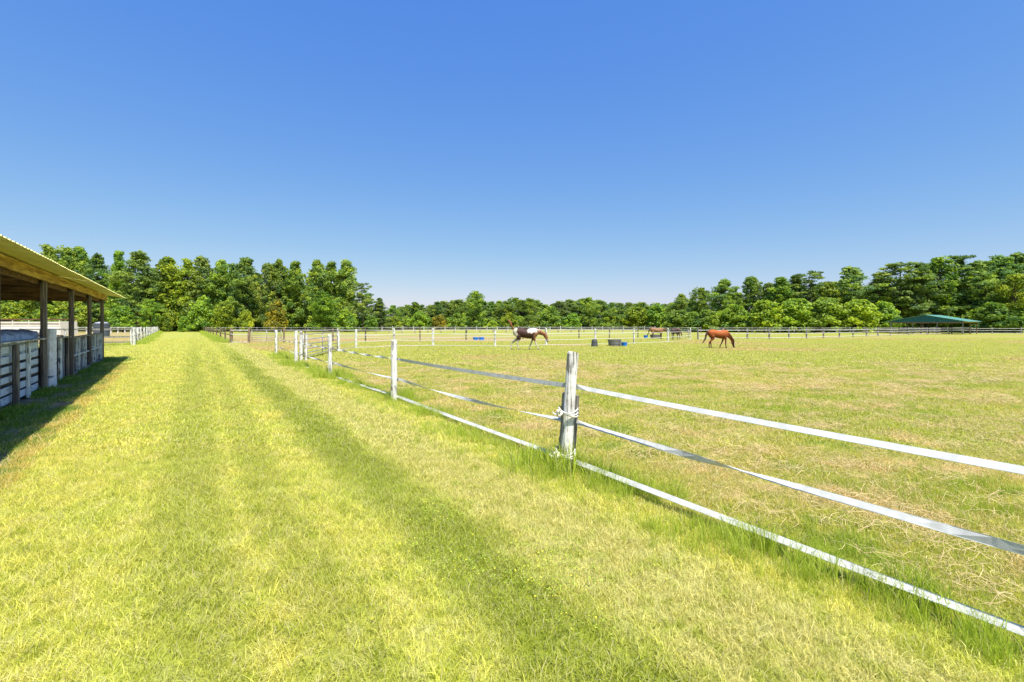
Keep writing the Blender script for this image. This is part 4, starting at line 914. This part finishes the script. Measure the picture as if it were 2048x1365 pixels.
LEFT = [
 ('leafy', -60, 488, 150, 'g', 'dark leafy tree hidden behind the barn, outermost at the left edge', 1),
 ('pine', -5, 490, 148, 'd', 'dark pine seen under the barn roof at the left edge', 1),
 ('leafy', 44, 493, 150, 'y', 'yellow green tree rising just behind the barn eave', 1),
 ('column', 98, 487, 150, 'g', 'tall narrow tree topmost above the barn roof', 1.1),
 ('leafy', 136, 492, 148, 'g', 'round topped leafy tree right of the tallest narrow tree over the barn roof', .9),
 ('column', 160, 490, 152, 'g', 'narrow pointed tree above the middle of the barn roof slope', 1.1),
 ('pine', 198, 502, 150, 'd', 'dark blue green pine above the barn eave tip', .8),
 ('column', 237, 498, 148, 'b', 'narrow light green tree beside the big broad pine', .9),
 ('pine', 274, 495, 140, 'g', 'big broad dark pine with tiered boughs right of the barn eave', 1.15),
 ('pine', 305, 532, 142, 'g', 'lower pine filling the right flank of the big broad pine', .9),
 ('column', 343, 511, 146, 'y', 'yellow green tree standing where the lane ends', 1.25),
 ('column', 376, 515, 146, 'y', 'olive topped narrow tree just right of the lane end', 1.0),
 ('pine', 405, 507, 146, 'g', 'tall round topped pine over the right lane fence', .95),
 ('leafy', 440, 518, 148, 'g', 'dense green tree between the two tall round topped pines', .9),
 ('pine', 468, 522, 150, 'd', 'dark pine leaning on the tallest round topped pine', .8),
 ('pine', 494, 509, 146, 'g', 'tallest round topped pine above the brown gate posts', 1.0),
 ('leafy', 536, 525, 144, 't', 'grey green tree above the far farm gate', .85),
 ('column', 560, 515, 146, 't', 'slender grey green tree with pointed top beside the dead limbs', 1.1),
 ('column', 588, 519, 146, 'g', 'slender tree right of the pointed grey green tree', 1.1),
 ('column', 632, 516, 146, 't', 'leftmost of the three slender spires in the left woods', 1.1),
 ('column', 660, 520, 148, 'g', 'middle one of the three slender spires in the left woods', 1.0),
 ('column', 692, 517, 146, 't', 'rightmost of the three slender spires in the left woods', 1.15),
 ('sparse', 726, 563, 140, 't', 'thin airy pine at the right end of the left woods', 1.3),
 ('shrub', 332, 628, 132, 'y', 'small yellow green pine shaped bush at the lane end', .75),
 ('shrub', 368, 634, 132, 'b', 'low bright green bush where the lane meets the woods', .9),
 ('shrub', 447, 606, 134, 'y', 'bright yellow green sapling before the dark lane side pines', .9),
 ('shrub', 408, 596, 136, 'b', 'light green bushy tree over the brown lane fence', .8),
 ('shrub', 493, 622, 134, 'y', 'low yellow green boughs behind the brown gate posts', .8),
 ('shrub', 553, 602, 134, 'o', 'small brownish tree with dying foliage behind the farm gate', .8),
 ('leafy', 648, 583, 132, 'b', 'bright spreading green tree at the foot of the three spires', 1.5),
 ('shrub', 690, 620, 132, 'b', 'bright low tree under the rightmost spire', 1.0),
 ('leafy', 300, 598, 128, 'b', 'light green spreading boughs beneath the big broad pine', 1.2),
 ('shrub', 245, 615, 128, 'b', 'low green boughs behind the corral right of the barn end', 1.2),
 ('shrub', 95, 612, 128, 'b', 'bright green bush seen through the barn between two posts', 1.2),
 ('shrub', 150, 604, 130, 'g', 'green bush beneath the barn roof left of the tank', 1.2),
 ('shrub', 25, 608, 128, 'y', 'yellowish bush above the trailer cabin', 1.2),
]
MID = [
 ('leafy', 950, 581, 196, 'g', 'tall round tree standing out above the middle treeline', 1.15),
 ('column', 828, 603, 225, 'g', 'pointed tree at the left of the middle treeline', 1.5),
 ('shrub', 790, 634, 180, 'y', 'yellow green bush at the left foot of the middle woods', 1.3),
 ('shrub', 880, 632, 185, 'o', 'orange tinged bush left of the tall round tree', 1.3),
 ('shrub', 838, 625, 188, 'b', 'fresh green bush below the pointed tree', 1.3),
 ('shrub', 915, 628, 186, 'g', 'green bush touching the left foot of the tall round tree', 1.2),
 ('shrub', 985, 642, 184, 'y', 'small yellow bush right of the tall round tree', 1.5),
 ('shrub', 1022, 628, 182, 'y', 'yellow orange bush behind the raised tail of the paint horse', 1.2),
 ('shrub', 1060, 632, 184, 'g', 'green bush behind the back of the paint horse', 1.3),
 ('shrub', 1102, 616, 186, 'd', 'darker green tall bush right of the paint horse head', 1.2),
 ('shrub', 1145, 628, 184, 'b', 'light green bush between the paint horse and the trough', 1.4),
 ('leafy', 1178, 594, 205, 'g', 'broad tree second highest in the middle treeline', 1.3),
 ('shrub', 1222, 620, 186, 'g', 'green bush above the grey trough', 1.4),
 ('shrub', 1270, 616, 186, 'y', 'yellow green bush left of the bay horse', 1.4),
 ('shrub', 1312, 612, 184, 'b', 'bright green bush directly behind the bay horse', 1.3),
 ('leafy', 1345, 606, 170, 'y', 'yellow green round tree right of the bay horse', 1.2),
]
RIGHT = [
 ('leafy', 1362, 587, 165, 't', 'grey green tree starting the right hand woods', .95),
 ('leafy', 1400, 574, 150, 'g', 'rounded tree above the chestnut horse', .9),
 ('pine', 1446, 554, 140, 'b', 'round topped bright green tree right above the chestnut horse', 1.1),
 ('leafy', 1502, 552, 140, 'g', 'broad rounded tree right of the bright round topped one', .95),
 ('pine', 1535, 562, 136, 'g', 'dark pine squeezed behind the broad rounded tree', .9),
 ('column', 1566, 552, 132, 'b', 'pointed light green tree in the middle of the right woods', 1.3),
 ('pine', 1592, 546, 134, 'd', 'dark pine left of the airy see through pine', .8),
 ('sparse', 1622, 539, 130, 't', 'airy see through pine with grey needles', 1.35),
 ('leafy', 1655, 562, 128, 'y', 'yellowish tree filling the dip in the right woods', .85),
 ('pine', 1705, 528, 126, 't', 'tall tiered pine left of the green shelter', 1.15),
 ('pine', 1758, 540, 125, 'g', 'dense pine rising over the left end of the shelter', 1.0),
 ('sparse', 1800, 521, 124, 't', 'open crowned pine above the shelter gable', 1.5),
 ('pine', 1844, 520, 122, 'g', 'high pine over the shelter ridge', 1.0),
 ('leafy', 1880, 513, 124, 'b', 'bright leafy top over the shelter right slope', .85),
 ('sparse', 1917, 506, 124, 'd', 'highest thin pine above the shelter right eave', 1.2),
 ('pine', 1958, 517, 120, 'g', 'rounded pine right of the shelter roof', 1.15),
 ('pine', 2008, 505, 120, 'd', 'dark pine second from the right edge of the picture', 1.0),
 ('pine', 2042, 499, 122, 'd', 'dark pine at the right edge of the picture', 1.0),
 ('leafy', 2030, 548, 112, 'y', 'bright yellow green tree before the dark pines at the right edge', .95),
 ('leafy', 2100, 510, 118, 'g', 'tree just outside the right edge of the view', 1),
 ('pine', 2160, 505, 118, 'd', 'dark pine well outside the right edge of the view', 1),
 ('shrub', 1470, 612, 128, 'b', 'lit bushy boughs low behind the chestnut horse rump', 1.2),
 ('shrub', 1415, 622, 130, 'g', 'low green bush left of the chestnut horse', 1.2),
 ('shrub', 1530, 604, 122, 'y', 'lit yellow green bush right of the chestnut horse', 1.2),
 ('shrub', 1590, 600, 120, 'b', 'fresh green bush below the airy pine', 1.2),
 ('shrub', 1650, 598, 118, 'g', 'wide green bush left of the tall tiered pine', 1.3),
 ('shrub', 1715, 602, 116, 'y', 'yellow green boughs left of the green shelter', 1.2),
 ('shrub', 1765, 606, 120, 'b', 'light bush touching the left eave of the shelter', 1.0),
 ('leafy', 1815, 580, 124, 'g', 'leafy tree directly behind the teal gable', 1.1),
 ('shrub', 1895, 596, 124, 'b', 'light green boughs over the right slope of the shelter', 1.1),
 ('shrub', 1985, 608, 112, 'd', 'dark bush right of the shelter posts', 1.2),
 ('shrub', 2040, 618, 110, 'b', 'low bright bush at the right edge behind the fence', 1.1),
]
for k, px, top, d, c, lab, w in LEFT + MID: tree(k, px, top, d, c, lab, w)
for k, px, top, d, c, lab, w in RIGHT: tree(k, px, top, d, c, lab, w * (1.25 if k != 'shrub' else 1.1))
# rows behind: trees nothing tells apart
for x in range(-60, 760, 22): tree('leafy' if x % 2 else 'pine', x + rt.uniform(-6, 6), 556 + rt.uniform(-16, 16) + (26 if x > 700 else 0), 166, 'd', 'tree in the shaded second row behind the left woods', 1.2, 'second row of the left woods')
prof = [(745, 622), (790, 613), (830, 607), (870, 605), (900, 601), (925, 598), (1000, 598), (1040, 598), (1065, 596), (1092, 608), (1125, 602), (1155, 596), (1200, 598), (1235, 608), (1262, 607), (1290, 608), (1330, 606), (1360, 604), (1400, 600)]
x = 742
while x < 1400:
    t_ = np.interp(x, [a for a, b in prof], [b for a, b in prof]); tree(rt.choice(['leafy', 'leafy', 'pine', 'leafy']), x, t_ + rt.uniform(-4, 5), rt.uniform(235, 265), rt.choice('tgd'), 'tree in the even distant treeline beyond the paddocks', 1.6, 'distant treeline'); x += rt.uniform(12, 18)
for x in range(1380, 2180, 24):
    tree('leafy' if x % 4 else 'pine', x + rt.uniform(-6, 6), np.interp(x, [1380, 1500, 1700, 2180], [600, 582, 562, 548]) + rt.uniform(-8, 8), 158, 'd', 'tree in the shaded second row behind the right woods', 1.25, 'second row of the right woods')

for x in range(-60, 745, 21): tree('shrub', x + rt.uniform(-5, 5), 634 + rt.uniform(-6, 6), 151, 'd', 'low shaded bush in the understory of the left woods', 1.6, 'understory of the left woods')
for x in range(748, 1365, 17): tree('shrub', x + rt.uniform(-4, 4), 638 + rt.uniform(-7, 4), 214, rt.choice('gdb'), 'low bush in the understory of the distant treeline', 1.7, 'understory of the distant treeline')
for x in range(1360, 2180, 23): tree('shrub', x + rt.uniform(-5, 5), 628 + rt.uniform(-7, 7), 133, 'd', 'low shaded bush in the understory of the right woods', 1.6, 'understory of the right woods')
